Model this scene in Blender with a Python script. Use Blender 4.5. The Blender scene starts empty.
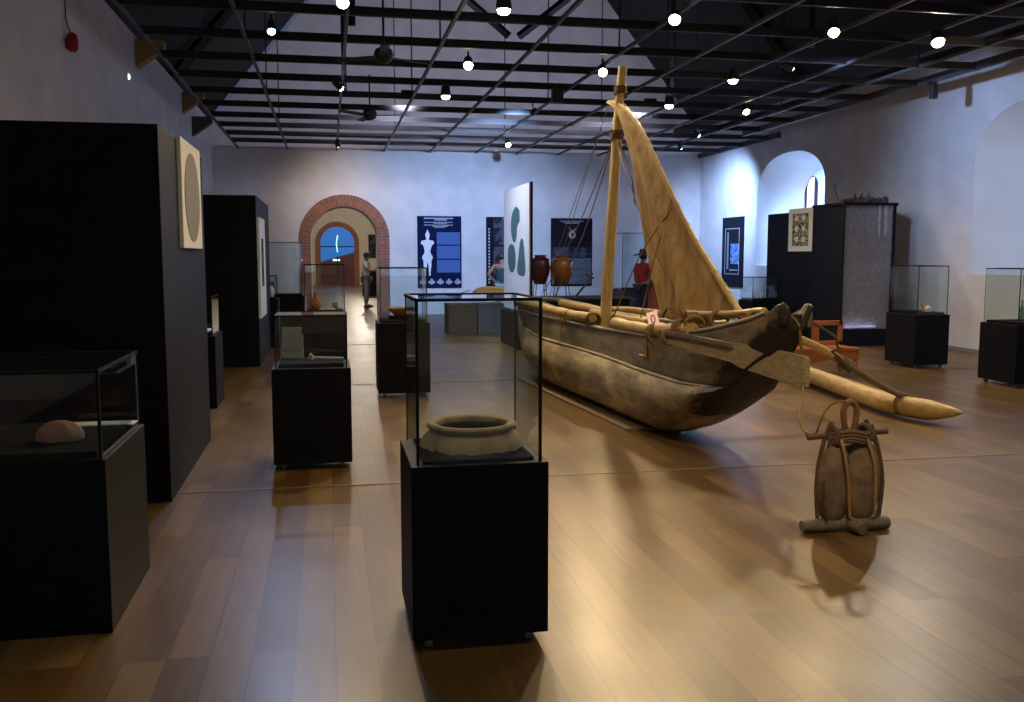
import bpy, bmesh, math, random
from mathutils import Vector, Matrix, noise
random.seed(7)
PI = math.pi
SC = bpy.context.scene
COL = SC.collection

# ------------------------------------------------------------------ materials
MATS = {}
def new_mat(name):
    m = bpy.data.materials.new(name); m.use_nodes = True
    nt = m.node_tree; nt.nodes.clear()
    out = nt.nodes.new('ShaderNodeOutputMaterial')
    return m, nt, out
def mat(name, col, col2=None, rough=0.5, scale=6, metal=0.0, bump=0.0, stretch=(1, 1, 1), detail=5, spec=0.5, sheen=0):
    if name in MATS: return MATS[name]
    m, nt, out = new_mat(name)
    b = nt.nodes.new('ShaderNodeBsdfPrincipled')
    b.inputs['Roughness'].default_value = rough
    b.inputs['Metallic'].default_value = metal
    b.inputs['Specular IOR Level'].default_value = spec
    tc = nt.nodes.new('ShaderNodeTexCoord'); mp = nt.nodes.new('ShaderNodeMapping')
    mp.inputs['Scale'].default_value = stretch
    nz = nt.nodes.new('ShaderNodeTexNoise'); nz.inputs['Scale'].default_value = scale
    nz.inputs['Detail'].default_value = detail
    rp = nt.nodes.new('ShaderNodeValToRGB')
    rp.color_ramp.elements[0].position = .3; rp.color_ramp.elements[1].position = .7
    rp.color_ramp.elements[0].color = (*col, 1)
    c2 = col2 if col2 else tuple(c * .85 for c in col)
    rp.color_ramp.elements[1].color = (*c2, 1)
    L = nt.links.new
    L(tc.outputs['Object'], mp.inputs['Vector']); L(mp.outputs[0], nz.inputs['Vector'])
    L(nz.outputs['Fac'], rp.inputs['Fac']); L(rp.outputs['Color'], b.inputs['Base Color'])
    if bump:
        bp = nt.nodes.new('ShaderNodeBump'); bp.inputs['Strength'].default_value = bump
        bp.inputs['Distance'].default_value = .02
        L(nz.outputs['Fac'], bp.inputs['Height']); L(bp.outputs[0], b.inputs['Normal'])
    L(b.outputs[0], out.inputs[0])
    MATS[name] = m
    return m
def emit(name, col, strength, base=(0, 0, 0)):
    m, nt, out = new_mat(name)
    b = nt.nodes.new('ShaderNodeBsdfPrincipled')
    b.inputs['Base Color'].default_value = (*base, 1)
    b.inputs['Emission Color'].default_value = (*col, 1)
    b.inputs['Emission Strength'].default_value = strength
    nt.links.new(b.outputs[0], out.inputs[0])
    return m
def glass(name, tint=(.93, .965, .965), refl=1.0):
    m, nt, out = new_mat(name)
    L = nt.links.new
    tr = nt.nodes.new('ShaderNodeBsdfTransparent'); tr.inputs['Color'].default_value = (*tint, 1)
    gl = nt.nodes.new('ShaderNodeBsdfGlossy'); gl.inputs['Roughness'].default_value = .02
    gl.inputs['Color'].default_value = (refl, refl, refl, 1)
    fr = nt.nodes.new('ShaderNodeFresnel'); fr.inputs['IOR'].default_value = 1.62
    geo = nt.nodes.new('ShaderNodeNewGeometry')
    inv = nt.nodes.new('ShaderNodeMath'); inv.operation = 'SUBTRACT'; inv.inputs[0].default_value = 1
    mul = nt.nodes.new('ShaderNodeMath'); mul.operation = 'MULTIPLY'
    L(geo.outputs['Backfacing'], inv.inputs[1]); L(inv.outputs[0], mul.inputs[0]); L(fr.outputs[0], mul.inputs[1])
    mx = nt.nodes.new('ShaderNodeMixShader')
    L(mul.outputs[0], mx.inputs[0]); L(tr.outputs[0], mx.inputs[1]); L(gl.outputs[0], mx.inputs[2])
    L(mx.outputs[0], out.inputs[0])
    return m
M = {}
M['plaster'] = mat('plaster', (.80, .76, .76), (.68, .65, .66), .85, 2.2, bump=.15, detail=8)
M['plaster_warm'] = mat('plaster_warm', (.70, .66, .58), (.61, .57, .50), .85, 2.0, bump=.1)
M['black'] = mat('black_paint', (.0035, .0038, .007), (.006, .0065, .010), .55, 9, spec=.15)
M['black_cloth'] = mat('black_cloth', (.004, .004, .006), (.008, .008, .010), .95, 60, bump=.2, spec=.1)
M['edge'] = mat('dark_edge', (.005, .005, .006), (.009, .009, .010), .6, 20, spec=.15)
M['rubber'] = mat('caster_rubber', (.25, .24, .22), (.18, .18, .17), .4, 20)
M['glass'] = glass('case_glass')
M['beam'] = mat('dark_beam', (.012, .010, .012), (.020, .016, .016), .5, 4, stretch=(1, 6, 6))
M['rail'] = mat('dark_rail', (.045, .042, .045), (.07, .065, .068), .5, 8)
M['roof'] = mat('roof_boards', (.016, .013, .013), (.028, .022, .02), .8, 3, stretch=(5, .4, 1))
M['housing'] = mat('lamp_housing', (.02, .02, .022), (.03, .03, .03), .35, 20)
M['pot'] = mat('earthenware', (.46, .34, .19), (.33, .23, .125), .85, 14, bump=.35)
M['cream'] = mat('cream_board', (.86, .85, .76), (.82, .81, .72), .6, 5)
M['white_board'] = mat('white_board', (.80, .84, .90), (.76, .80, .88), .5, 3)
M['paper'] = mat('white_paper', (.75, .76, .78), (.70, .71, .74), .7, 8)
M['grey_art'] = mat('grey_print', (.20, .18, .15), (.30, .27, .22), .7, 55)
M['navy'] = mat('navy_print', (.004, .010, .05), (.006, .014, .065), .85, 4, spec=.12)
M['dark_print'] = mat('dark_print', (.009, .009, .016), (.015, .015, .024), .85, 4, spec=.12)
M['jade'] = mat('green_stone_print', (.035, .12, .135), (.07, .19, .20), .6, 16)
M['jar_dark'] = mat('dark_glazed', (.07, .02, .012), (.045, .014, .010), .22, 5)
M['jar_amber'] = mat('amber_glazed', (.26, .10, .015), (.15, .05, .012), .22, 5)
M['iron'] = mat('rusty_iron', (.035, .025, .02), (.02, .018, .018), .7, 14)
M['grey_plinth'] = mat('grey_plinth', (.055, .05, .048), (.07, .065, .06), .7, 6)
M['blue_plinth'] = mat('blue_grey_plinth', (.055, .085, .13), (.07, .10, .15), .5, 6)
M['pale_wood'] = mat('pale_wood', (.42, .27, .10), (.30, .18, .06), .55, 6, stretch=(2, 2, 10))
M['log'] = mat('peeled_log', (.62, .44, .17), (.42, .27, .09), .5, 5, stretch=(5, 1, 5), bump=.25)
M['branch'] = mat('brown_branch', (.14, .095, .05), (.22, .15, .08), .8, 12, bump=.4)
M['mast'] = mat('mast_wood', (.68, .50, .21), (.50, .34, .12), .5, 6, stretch=(5, 5, .6), bump=.2)
M['plank'] = mat('weathered_plank', (.40, .33, .21), (.24, .19, .115), .65, 7, stretch=(6, 1, 8), bump=.4)
M['rail_wood'] = mat('grey_gunwale', (.22, .19, .17), (.13, .105, .09), .5, 9, stretch=(6, 1, 6), bump=.3)
M['rope'] = mat('coir_rope', (.30, .19, .07), (.18, .11, .04), .9, 90, bump=.5)
M['rope_dark'] = mat('dark_rope', (.11, .07, .035), (.18, .12, .06), .9, 90, bump=.5)
M['red_wood'] = mat('reddish_wood', (.46, .16, .04), (.36, .11, .03), .4, 5, stretch=(1, 1, 8))
M['stone'] = mat('dark_stone', (.27, .19, .12), (.13, .09, .06), .8, 11, bump=.6)
M['old_wood'] = mat('grey_driftwood', (.21, .165, .115), (.11, .085, .06), .8, 14, bump=.5)
M['bark'] = mat('brown_stick', (.13, .08, .045), (.07, .045, .028), .8, 30, bump=.5)
M['terra'] = mat('orange_terracotta', (.62, .22, .08), (.50, .16, .05), .6, 8)
M['shell'] = mat('white_shell', (.72, .70, .64), (.60, .56, .5), .5, 20, bump=.3)
M['coral'] = mat('pink_coral', (.40, .13, .09), (.22, .19, .15), .8, 18, bump=.6)
M['skin'] = mat('skin_tone', (.27, .14, .085), (.24, .12, .07), .55, 10)
M['hair'] = mat('dark_hair', (.015, .011, .010), (.025, .018, .014), .5, 40)
M['shirt_white'] = mat('white_shirt', (.62, .64, .68), (.55, .57, .60), .9, 14, bump=.2)
M['trousers_grey'] = mat('grey_trousers', (.19, .19, .22), (.15, .15, .18), .9, 14, bump=.2)
M['top_green'] = mat('dark_green_top', (.02, .07, .065), (.015, .05, .05), .9, 14)
M['jeans'] = mat('pale_jeans', (.24, .30, .34), (.18, .23, .27), .9, 14)
M['red_cloth'] = mat('red_cloth', (.36, .02, .03), (.26, .015, .02), .85, 14)
M['navy_cloth'] = mat('navy_cloth', (.012, .015, .03), (.02, .022, .04), .9, 14)
M['pink_cloth'] = mat('pink_cloth', (.55, .13, .14), (.45, .10, .11), .9, 14)
M['felt'] = mat('dark_felt', (.03, .03, .04), (.045, .045, .05), .9, 14)
M['red_plastic'] = mat('red_plastic', (.40, .01, .015), (.32, .01, .012), .4, 14)
M['niche_sill'] = mat('niche_plaster', (.80, .82, .84), (.74, .76, .79), .8, 2.0, bump=.08)
M['bottle'] = glass('green_bottle_glass', (.45, .62, .50))
M['white_lines'] = mat('print_white', (.55, .60, .72), (.45, .50, .62), .6, 20)
M['text_blue'] = None

def floor_mat():
    m, nt, out = new_mat('wood_plank_floor'); L = nt.links.new
    b = nt.nodes.new('ShaderNodeBsdfPrincipled')
    tc = nt.nodes.new('ShaderNodeTexCoord')
    mp = nt.nodes.new('ShaderNodeMapping'); mp.inputs['Rotation'].default_value = (0, 0, PI / 2)
    L(tc.outputs['Object'], mp.inputs['Vector'])
    br = nt.nodes.new('ShaderNodeTexBrick')
    br.inputs['Scale'].default_value = 1.0
    br.inputs['Brick Width'].default_value = 1.25; br.inputs['Row Height'].default_value = .165
    br.inputs['Mortar Size'].default_value = .0028; br.inputs['Mortar Smooth'].default_value = .2
    br.inputs['Color1'].default_value = (0, 0, 0, 1); br.inputs['Color2'].default_value = (1, 1, 1, 1)
    br.inputs['Mortar'].default_value = (.5, .5, .5, 1); br.offset = .37; br.offset_frequency = 3
    L(mp.outputs[0], br.inputs['Vector'])
    rp = nt.nodes.new('ShaderNodeValToRGB')
    e = rp.color_ramp.elements
    e[0].position = 0; e[0].color = (.110, .059, .017, 1); e[1].position = 1; e[1].color = (.215, .130, .045, 1)
    k = rp.color_ramp.elements.new(.55); k.color = (.150, .088, .028, 1)
    L(br.outputs['Color'], rp.inputs['Fac'])
    mp2 = nt.nodes.new('ShaderNodeMapping'); mp2.inputs['Scale'].default_value = (14, 1.1, 1)
    L(tc.outputs['Object'], mp2.inputs['Vector'])
    nz = nt.nodes.new('ShaderNodeTexNoise'); nz.inputs['Scale'].default_value = 2.2; nz.inputs['Detail'].default_value = 8
    L(mp2.outputs[0], nz.inputs['Vector'])
    mx = nt.nodes.new('ShaderNodeMix'); mx.data_type = 'RGBA'; mx.blend_type = 'MULTIPLY'
    mx.inputs[0].default_value = .75
    r2 = nt.nodes.new('ShaderNodeValToRGB'); r2.color_ramp.elements[0].position = .25; r2.color_ramp.elements[1].position = .75
    r2.color_ramp.elements[0].color = (.62, .56, .5, 1); r2.color_ramp.elements[1].color = (1.1, 1.08, 1.05, 1)
    L(nz.outputs['Fac'], r2.inputs['Fac'])
    L(rp.outputs['Color'], mx.inputs[6]); L(r2.outputs['Color'], mx.inputs[7])
    m2 = nt.nodes.new('ShaderNodeMix'); m2.data_type = 'RGBA'
    m2.inputs[7].default_value = (.07, .035, .015, 1)
    L(br.outputs['Fac'], m2.inputs[0]); L(mx.outputs[2], m2.inputs[6])
    L(m2.outputs[2], b.inputs['Base Color'])
    # worn satin varnish
    n3 = nt.nodes.new('ShaderNodeTexNoise'); n3.inputs['Scale'].default_value = 1.7; n3.inputs['Detail'].default_value = 4
    L(tc.outputs['Object'], n3.inputs['Vector'])
    mr = nt.nodes.new('ShaderNodeMapRange'); mr.inputs['To Min'].default_value = .27; mr.inputs['To Max'].default_value = .42
    L(n3.outputs['Fac'], mr.inputs['Value']); L(mr.outputs[0], b.inputs['Roughness'])
    b.inputs['Specular IOR Level'].default_value = .45
    L(b.outputs[0], out.inputs[0])
    return m
M['floor'] = floor_mat()

def brick_mat():
    m, nt, out = new_mat('brick_arch'); L = nt.links.new
    b = nt.nodes.new('ShaderNodeBsdfPrincipled'); b.inputs['Roughness'].default_value = .85
    uv = nt.nodes.new('ShaderNodeUVMap')
    br = nt.nodes.new('ShaderNodeTexBrick'); br.inputs['Scale'].default_value = 1
    br.inputs['Brick Width'].default_value = .24; br.inputs['Row Height'].default_value = .075
    br.inputs['Mortar Size'].default_value = .007
    br.inputs['Color1'].default_value = (.36, .12, .06, 1); br.inputs['Color2'].default_value = (.22, .085, .05, 1)
    br.inputs['Mortar'].default_value = (.30, .22, .18, 1)
    L(uv.outputs[0], br.inputs['Vector']); L(br.outputs['Color'], b.inputs['Base Color'])
    bp = nt.nodes.new('ShaderNodeBump'); bp.inputs['Strength'].default_value = .5; bp.invert = True
    L(br.outputs['Fac'], bp.inputs['Height']); L(bp.outputs[0], b.inputs['Normal'])
    L(b.outputs[0], out.inputs[0])
    return m
M['brick'] = brick_mat()

def hull_mat():
    """old log hull: yellow-grey patchy timber, tar coat where the mesh says so"""
    m, nt, out = new_mat('hull_timber'); L = nt.links.new
    b = nt.nodes.new('ShaderNodeBsdfPrincipled'); b.inputs['Roughness'].default_value = .62
    tc = nt.nodes.new('ShaderNodeTexCoord')
    mp = nt.nodes.new('ShaderNodeMapping'); mp.inputs['Scale'].default_value = (2, .55, 1.6)
    L(tc.outputs['Object'], mp.inputs['Vector'])
    n1 = nt.nodes.new('ShaderNodeTexNoise'); n1.inputs['Scale'].default_value = 3; n1.inputs['Detail'].default_value = 10
    n1.inputs['Roughness'].default_value = .65
    L(mp.outputs[0], n1.inputs['Vector'])
    rp = nt.nodes.new('ShaderNodeValToRGB'); e = rp.color_ramp.elements
    e[0].position = .33; e[0].color = (.13, .095, .05, 1); e[1].position = .62; e[1].color = (.56, .43, .21, 1)
    k = e.new(.5); k.color = (.31, .235, .12, 1)
    L(n1.outputs['Fac'], rp.inputs['Fac'])
    at = nt.nodes.new('ShaderNodeAttribute'); at.attribute_name = 'tar'
    n2 = nt.nodes.new('ShaderNodeTexNoise'); n2.inputs['Scale'].default_value = 14; n2.inputs['Detail'].default_value = 5
    L(tc.outputs['Object'], n2.inputs['Vector'])
    ad = nt.nodes.new('ShaderNodeMath'); ad.operation = 'ADD'
    sb = nt.nodes.new('ShaderNodeMath'); sb.operation = 'MULTIPLY_ADD'; sb.inputs[1].default_value = .5; sb.inputs[2].default_value = -.25
    L(n2.outputs['Fac'], sb.inputs[0]); L(at.outputs['Fac'], ad.inputs[0]); L(sb.outputs[0], ad.inputs[1])
    r2 = nt.nodes.new('ShaderNodeMapRange'); r2.inputs['From Min'].default_value = .42; r2.inputs['From Max'].default_value = .58
    L(ad.outputs[0], r2.inputs['Value'])
    mx = nt.nodes.new('ShaderNodeMix'); mx.data_type = 'RGBA'
    mx.inputs[7].default_value = (.016, .011, .008, 1)
    L(r2.outputs[0], mx.inputs[0]); L(rp.outputs['Color'], mx.inputs[6]); L(mx.outputs[2], b.inputs['Base Color'])
    bp = nt.nodes.new('ShaderNodeBump'); bp.inputs['Strength'].default_value = .45; bp.inputs['Distance'].default_value = .03
    L(n1.outputs['Fac'], bp.inputs['Height']); L(bp.outputs[0], b.inputs['Normal'])
    L(b.outputs[0], out.inputs[0])
    return m
M['hull'] = hull_mat()
def sail_mat():
    m, nt, out = new_mat('sail_canvas'); L = nt.links.new
    b = nt.nodes.new('ShaderNodeBsdfPrincipled'); b.inputs['Roughness'].default_value = .85
    tc = nt.nodes.new('ShaderNodeTexCoord')
    mp = nt.nodes.new('ShaderNodeMapping'); mp.inputs['Scale'].default_value = (6, 4, .8); mp.inputs['Rotation'].default_value = (.5, 0, 0)
    L(tc.outputs['Object'], mp.inputs['Vector'])
    n1 = nt.nodes.new('ShaderNodeTexNoise'); n1.inputs['Scale'].default_value = 2.5; n1.inputs['Detail'].default_value = 7
    L(mp.outputs[0], n1.inputs['Vector'])
    rp = nt.nodes.new('ShaderNodeValToRGB'); e = rp.color_ramp.elements
    e[0].position = .3; e[0].color = (.36, .22, .075, 1); e[1].position = .66; e[1].color = (.62, .43, .18, 1)
    L(n1.outputs['Fac'], rp.inputs['Fac']); L(rp.outputs['Color'], b.inputs['Base Color'])
    bp = nt.nodes.new('ShaderNodeBump'); bp.inputs['Strength'].default_value = .35; bp.inputs['Distance'].default_value = .03
    L(n1.outputs['Fac'], bp.inputs['Height']); L(bp.outputs[0], b.inputs['Normal'])
    tl = nt.nodes.new('ShaderNodeBsdfTranslucent'); L(rp.outputs['Color'], tl.inputs['Color'])
    mx = nt.nodes.new('ShaderNodeMixShader'); mx.inputs[0].default_value = .22
    L(b.outputs[0], mx.inputs[1]); L(tl.outputs[0], mx.inputs[2]); L(mx.outputs[0], out.inputs[0])
    return m
M['sail'] = sail_mat()
def print_mat(name, bg, fg, scale=(1, 1, 60), thr=.5, emi=0, nscale=4, detail=3):
    m, nt, out = new_mat(name); L = nt.links.new
    b = nt.nodes.new('ShaderNodeBsdfPrincipled'); b.inputs['Roughness'].default_value = .8; b.inputs['Specular IOR Level'].default_value = .15
    tc = nt.nodes.new('ShaderNodeTexCoord'); mp = nt.nodes.new('ShaderNodeMapping'); mp.inputs['Scale'].default_value = scale
    L(tc.outputs['Object'], mp.inputs['Vector'])
    n1 = nt.nodes.new('ShaderNodeTexNoise'); n1.inputs['Scale'].default_value = nscale; n1.inputs['Detail'].default_value = detail
    L(mp.outputs[0], n1.inputs['Vector'])
    rp = nt.nodes.new('ShaderNodeValToRGB'); e = rp.color_ramp.elements
    e[0].position = thr - .06; e[0].color = (*bg, 1); e[1].position = thr + .06; e[1].color = (*fg, 1)
    L(n1.outputs['Fac'], rp.inputs['Fac']); L(rp.outputs['Color'], b.inputs['Base Color'])
    L(b.outputs[0], out.inputs[0])
    return m
M['text_blue'] = print_mat('blue_text_block', (.06, .125, .36), (.11, .20, .48), (18, 1, 30), .5)
M['text_dark'] = print_mat('dark_photo_print', (.02, .02, .035), (.09, .09, .13), (2, 1, 2), .5, nscale=3, detail=8)
M['sea_photo'] = print_mat('grey_sea_print', (.10, .13, .14), (.16, .19, .20), (1, 1, 10), .5)
M['blue_photo'] = print_mat('blue_photo_print', (.02, .05, .25), (.35, .55, .95), (1, 6, 3), .52, detail=6)
M['carving'] = print_mat('carved_relief_print', (.05, .045, .03), (.50, .45, .28), (1, 7, 7), .5, nscale=3, detail=4)
M['wrap'] = print_mat('mineral_block_face', (.20, .19, .21), (.38, .36, .42), (6, 6, 9), .55, nscale=5, detail=10)
M['blue_window'] = emit('blue_lit_glass', (.02, .22, .75), .55)
M['streak'] = emit('bright_streak', (.45, .8, 1.0), 1.6)
M['maroon_door'] = mat('maroon_door_paint', (.14, .03, .04), (.10, .02, .03), .5, 5)
M['sky_glass'] = emit('daylit_pane', (.95, .86, .78), 1.4)
M['warm_lens'] = emit('warm_lamp_lens', (1.0, .86, .55), 38)
M['white_lens'] = emit('white_lamp_lens', (1.0, .93, .78), 22)
M['blue_lens'] = emit('blue_lamp_lens', (.32, .55, 1.0), 40)
M['card_glow'] = emit('paper_card_glow', (1.0, .62, .48), .55, base=(.8, .5, .4))  # paper card's brightness put in as emission
M['sign_red'] = mat('sign_red', (.6, .05, .04), None, .6, 4)

# ------------------------------------------------------------------ mesh helpers
class MB:
    def __init__(s): s.v = []; s.f = []; s.m = []; s.uv = []
    def add(s, vs, fs):
        o = len(s.v); s.v += [tuple(v) for v in vs]; s.f += [tuple(i + o for i in f) for f in fs]
        return s
    def box(s, x0, y0, z0, x1, y1, z1, T=None):
        vs = [(x, y, z) for x in (x0, x1) for y in (y0, y1) for z in (z0, z1)]
        if T: vs = [T @ Vector(v) for v in vs]
        return s.add(vs, [(0, 1, 3, 2), (4, 6, 7, 5), (0, 4, 5, 1), (2, 3, 7, 6), (0, 2, 6, 4), (1, 5, 7, 3)])
    def tube(s, pts, rad, n=10, caps=True, squash=None):
        pts = [Vector(p) for p in pts]
        rs = rad if isinstance(rad, (list, tuple)) else [rad] * len(pts)
        rings = []; up = None
        for i, p in enumerate(pts):
            t = (pts[min(i + 1, len(pts) - 1)] - pts[max(i - 1, 0)])
            if t.length < 1e-9: t = Vector((0, 0, 1))
            t.normalize()
            if up is None:
                up = Vector((0, 0, 1)) if abs(t.z) < .9 else Vector((1, 0, 0))
            a = t.cross(up)
            if a.length < 1e-6: a = t.orthogonal()
            a.normalize(); b = a.cross(t).normalized(); up = b
            rings.append([p + (a * math.cos(2 * PI * k / n) + b * math.sin(2 * PI * k / n) * (squash or 1)) * rs[i] for k in range(n)])
        vs = [v for r in rings for v in r]; fs = []
        for i in range(len(pts) - 1):
            for k in range(n):
                fs.append((i * n + k, i * n + (k + 1) % n, (i + 1) * n + (k + 1) % n, (i + 1) * n + k))
        if caps:
            fs.append(tuple(reversed(range(n)))); fs.append(tuple((len(pts) - 1) * n + k for k in range(n)))
        return s.add(vs, fs)
    def lathe(s, prof, n=28, c=(0, 0, 0), jit=0, sx=1, sy=1):
        vs = []; fs = []
        for (r, z) in prof:
            for k in range(n):
                a = 2 * PI * k / n
                j = 1 + (jit * noise.noise(Vector((math.cos(a) * 2, math.sin(a) * 2, z * 8))) if jit else 0)
                vs.append((c[0] + r * j * math.cos(a) * sx, c[1] + r * j * math.sin(a) * sy, c[2] + z))
        for i in range(len(prof) - 1):
            for k in range(n):
                fs.append((i * n + k, i * n + (k + 1) % n, (i + 1) * n + (k + 1) % n, (i + 1) * n + k))
        fs.append(tuple(reversed(range(n)))); fs.append(tuple((len(prof) - 1) * n + k for k in range(n)))
        return s.add(vs, fs)
    def prism(s, poly, a, b, axis='y'):
        """poly of 2D points extruded between a and b along axis"""
        def P(p, t):
            if axis == 'y': return (p[0], t, p[1])
            if axis == 'x': return (t, p[0], p[1])
            return (p[0], p[1], t)
        n = len(poly)
        vs = [P(p, a) for p in poly] + [P(p, b) for p in poly]
        fs = [tuple(range(n)), tuple(reversed(range(n, 2 * n)))]
        for i in range(n): fs.append((i, i + n, (i + 1) % n + n, (i + 1) % n))
        return s.add(vs, fs)
    def build(s, name, m, parent=None, smooth=False, bevel=0, fix=True, loc=None):
        me = bpy.data.meshes.new(name); me.from_pydata(s.v, [], s.f)
        if fix:
            bm = bmesh.new(); bm.from_mesh(me); bmesh.ops.recalc_face_normals(bm, faces=bm.faces); bm.to_mesh(me); bm.free()
        me.materials.append(m)
        if smooth:
            for p in me.polygons: p.use_smooth = True
            me.set_sharp_from_angle(angle=math.radians(38))
        o = bpy.data.objects.new(name, me); COL.objects.link(o)
        if parent: o.parent = parent
        if loc: o.location = loc
        if bevel:
            bv = o.modifiers.new('bev', 'BEVEL'); bv.width = bevel; bv.segments = 2; bv.limit_method = 'ANGLE'
        return o
def smooth_path(pts, k=6):
    P = [Vector(p) for p in pts]; out = []
    for i in range(len(P) - 1):
        p0 = P[max(i - 1, 0)]; p1 = P[i]; p2 = P[i + 1]; p3 = P[min(i + 2, len(P) - 1)]
        for j in range(k):
            t = j / k
            out.append(.5 * ((2 * p1) + (-p0 + p2) * t + (2 * p0 - 5 * p1 + 4 * p2 - p3) * t * t + (-p0 + 3 * p1 - 3 * p2 + p3) * t ** 3))
    out.append(P[-1]); return out
def empty(name, loc=(0, 0, 0), rz=0):
    o = bpy.data.objects.new(name, None); COL.objects.link(o); o.location = loc; o.rotation_euler = (0, 0, rz)
    o.empty_display_size = .1
    return o
def tag(o, label, cat, group=None):
    o['label'] = label; o['category'] = cat
    if group: o['group'] = group
    return o
def struct(o): o['kind'] = 'structure'; return o
def lerp(a, b, t): return a + (b - a) * t
def interp(tab, x):
    if x <= tab[0][0]: return tab[0][1]
    for (a, va), (b, vb) in zip(tab, tab[1:]):
        if x <= b: return lerp(va, vb, (x - a) / (b - a))
    return tab[-1][1]

# ------------------------------------------------------------------ room shell
XL, XR, YB, YF, EAVE, RIDGE, XC, ZC = -2.84, 10.39, 25.15, -5.0, 4.95, 13.3, 3.78, 4.32
Y2 = 51.0
struct(MB().box(XL - 1, YF - 1, -.2, XR + 2.2, YB + 1.2, 0).build('floor', M['floor']))
struct(MB().box(-6, YB + 1.2, -.2, 9, Y2 + .5, 0).build('floor.001', M['floor']))

# left wall with shallow recess at the far end
lw = MB()
lw.box(XL - .5, YF, 0, XL, YB, EAVE)
struct(lw.build('wall_left', M['plaster']))

def arched_wall(mb, axis_fix, a0, a1, z1, openings, steps=22):
    """wall plane at x or y = const from a0..a1 and 0..z1 with arched openings; returns nothing"""
    ax, c = axis_fix
    P = (lambda a, z: (c, a, z)) if ax == 'x' else (lambda a, z: (a, c, z))
    cuts = []
    for (o0, o1, sill, top) in openings:
        cuts.append((o0, o1, sill, top))
    cur = a0
    for (o0, o1, sill, top) in sorted(cuts, key=lambda q: q[0]):
        mb.add([P(cur, 0), P(o0, 0), P(o0, z1), P(cur, z1)], [(0, 1, 2, 3)])
        for i in range(steps):
            ta = o0 + (o1 - o0) * (1 - math.cos(PI * i / steps)) / 2
            tb = o0 + (o1 - o0) * (1 - math.cos(PI * (i + 1) / steps)) / 2
            if sill > 0: mb.add([P(ta, 0), P(tb, 0), P(tb, sill), P(ta, sill)], [(0, 1, 2, 3)])
            mb.add([P(ta, top(ta)), P(tb, top(tb)), P(tb, z1), P(ta, z1)], [(0, 1, 2, 3)])
        cur = o1
    mb.add([P(cur, 0), P(a1, 0), P(a1, z1), P(cur, z1)], [(0, 1, 2, 3)])
def archf(c, half, spring, rise, pw=2.0):
    return lambda a: spring + rise * max(0, 1 - abs((a - c) / half) ** pw) ** (1 / pw)
def outline(o0, o1, sill, top, steps=22):
    pts = [(o0, sill)]
    for i in range(steps + 1):
        a = o0 + (o1 - o0) * (1 - math.cos(PI * i / steps)) / 2
        pts.append((a, top(a)))
    pts.append((o1, sill)); return pts

# niches in the right wall
N1 = (18.36, 21.55, 1.35, archf(19.95, 1.6, 3.05, .89, 2.3))
N2 = (10.35, 13.66, 1.29, archf(12.0, 1.66, 3.15, .85, 2.3))
N3 = (2.2, 5.5, 1.29, archf(3.85, 1.65, 3.15, .85, 2.3))
rw = MB()
arched_wall(rw, ('x', XR), YF, YB, EAVE, [N1, N2, N3])
rw.box(XR + .01, YF, EAVE - .02, XR + .5, YB, EAVE)
struct(rw.build('wall_right', M['plaster'], fix=False))
def niche(N, D, slot, wn):
    o0, o1, sill, top = N
    mb = MB()
    fr = outline(o0, o1, sill, top)
    c = (o0 + o1) / 2
    bk = [(c + (a - c) * .78, sill + .12 + (z - sill) * .84) for a, z in fr]
    n = len(fr)
    vs = [(XR, a, z) for a, z in fr] + [(XR + D, a, z) for a, z in bk]
    fs = [(i, i + 1, i + 1 + n, i + n) for i in range(n - 1)] + [(n - 1, 0, n, 2 * n - 1)]
    # back face around window slot
    s0, s1, sz0, sz1 = slot
    mb.add(vs, fs)
    # back plane built as arched wall pieces between slot and bk outline
    def topb(a):
        k = (a - c) / .78 + c
        return sill + .12 + (top(min(max(k, o0), o1)) - sill) * .84
    b0, b1 = bk[0][0], bk[-1][0]; bs = sill + .12
    ts = archf((s0 + s1) / 2, (s1 - s0) / 2, sz1 - .3, .3)
    K = 44; X = XR + D
    ys = sorted(set([b0 + (b1 - b0) * (1 - math.cos(PI * i / K)) / 2 for i in range(K + 1)] + [s0 + (s1 - s0) * i / 14 for i in range(15)]))
    for ya, yb in zip(ys, ys[1:]):
        if ya >= s0 - 1e-6 and yb <= s1 + 1e-6:
            mb.add([(X, ya, bs), (X, yb, bs), (X, yb, sz0), (X, ya, sz0)], [(0, 1, 2, 3)])
            mb.add([(X, ya, ts(ya)), (X, yb, ts(yb)), (X, yb, topb(yb)), (X, ya, topb(ya))], [(0, 1, 2, 3)])
        else:
            mb.add([(X, ya, bs), (X, yb, bs), (X, yb, topb(yb)), (X, ya, topb(ya))], [(0, 1, 2, 3)])
    w = struct(mb.build('window_%d' % wn, M['niche_sill'], smooth=True, fix=False))
    # slot reveal, frame, pane
    so = outline(s0, s1, sz0, ts, 12); n = len(so)
    rv = MB(); rv.add([(X, a, z) for a, z in so] + [(X + .08, a, z) for a, z in so], [(i, (i + 1) % n, (i + 1) % n + n, i + n) for i in range(n)])
    rv.build('window_reveal', M['plaster_warm'], w, fix=False)
    pn = MB().prism(so, X + .08, X + .10, 'x'); pn.build('window_pane', M['sky_glass'], w)
    f = MB(); cy = (s0 + s1) / 2
    f.box(X + .02, cy - .22, sz0, X + .06, cy - .12, sz1 - .02)
    f.tube([(X + .06, a, z) for a, z in so], .03, 6)
    f.build('window_bar', mat('blue_black_bar', (.015, .02, .07), None, .4, 5), w)
niche(N1, 1.05, (20.5, 21.2, 2.0, 3.5), 1)
niche(N2, 1.05, (11.6, 12.4, 2.0, 3.4), 2)
niche(N3, 1.05, (3.4, 4.2, 2.0, 3.4), 3)

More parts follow.
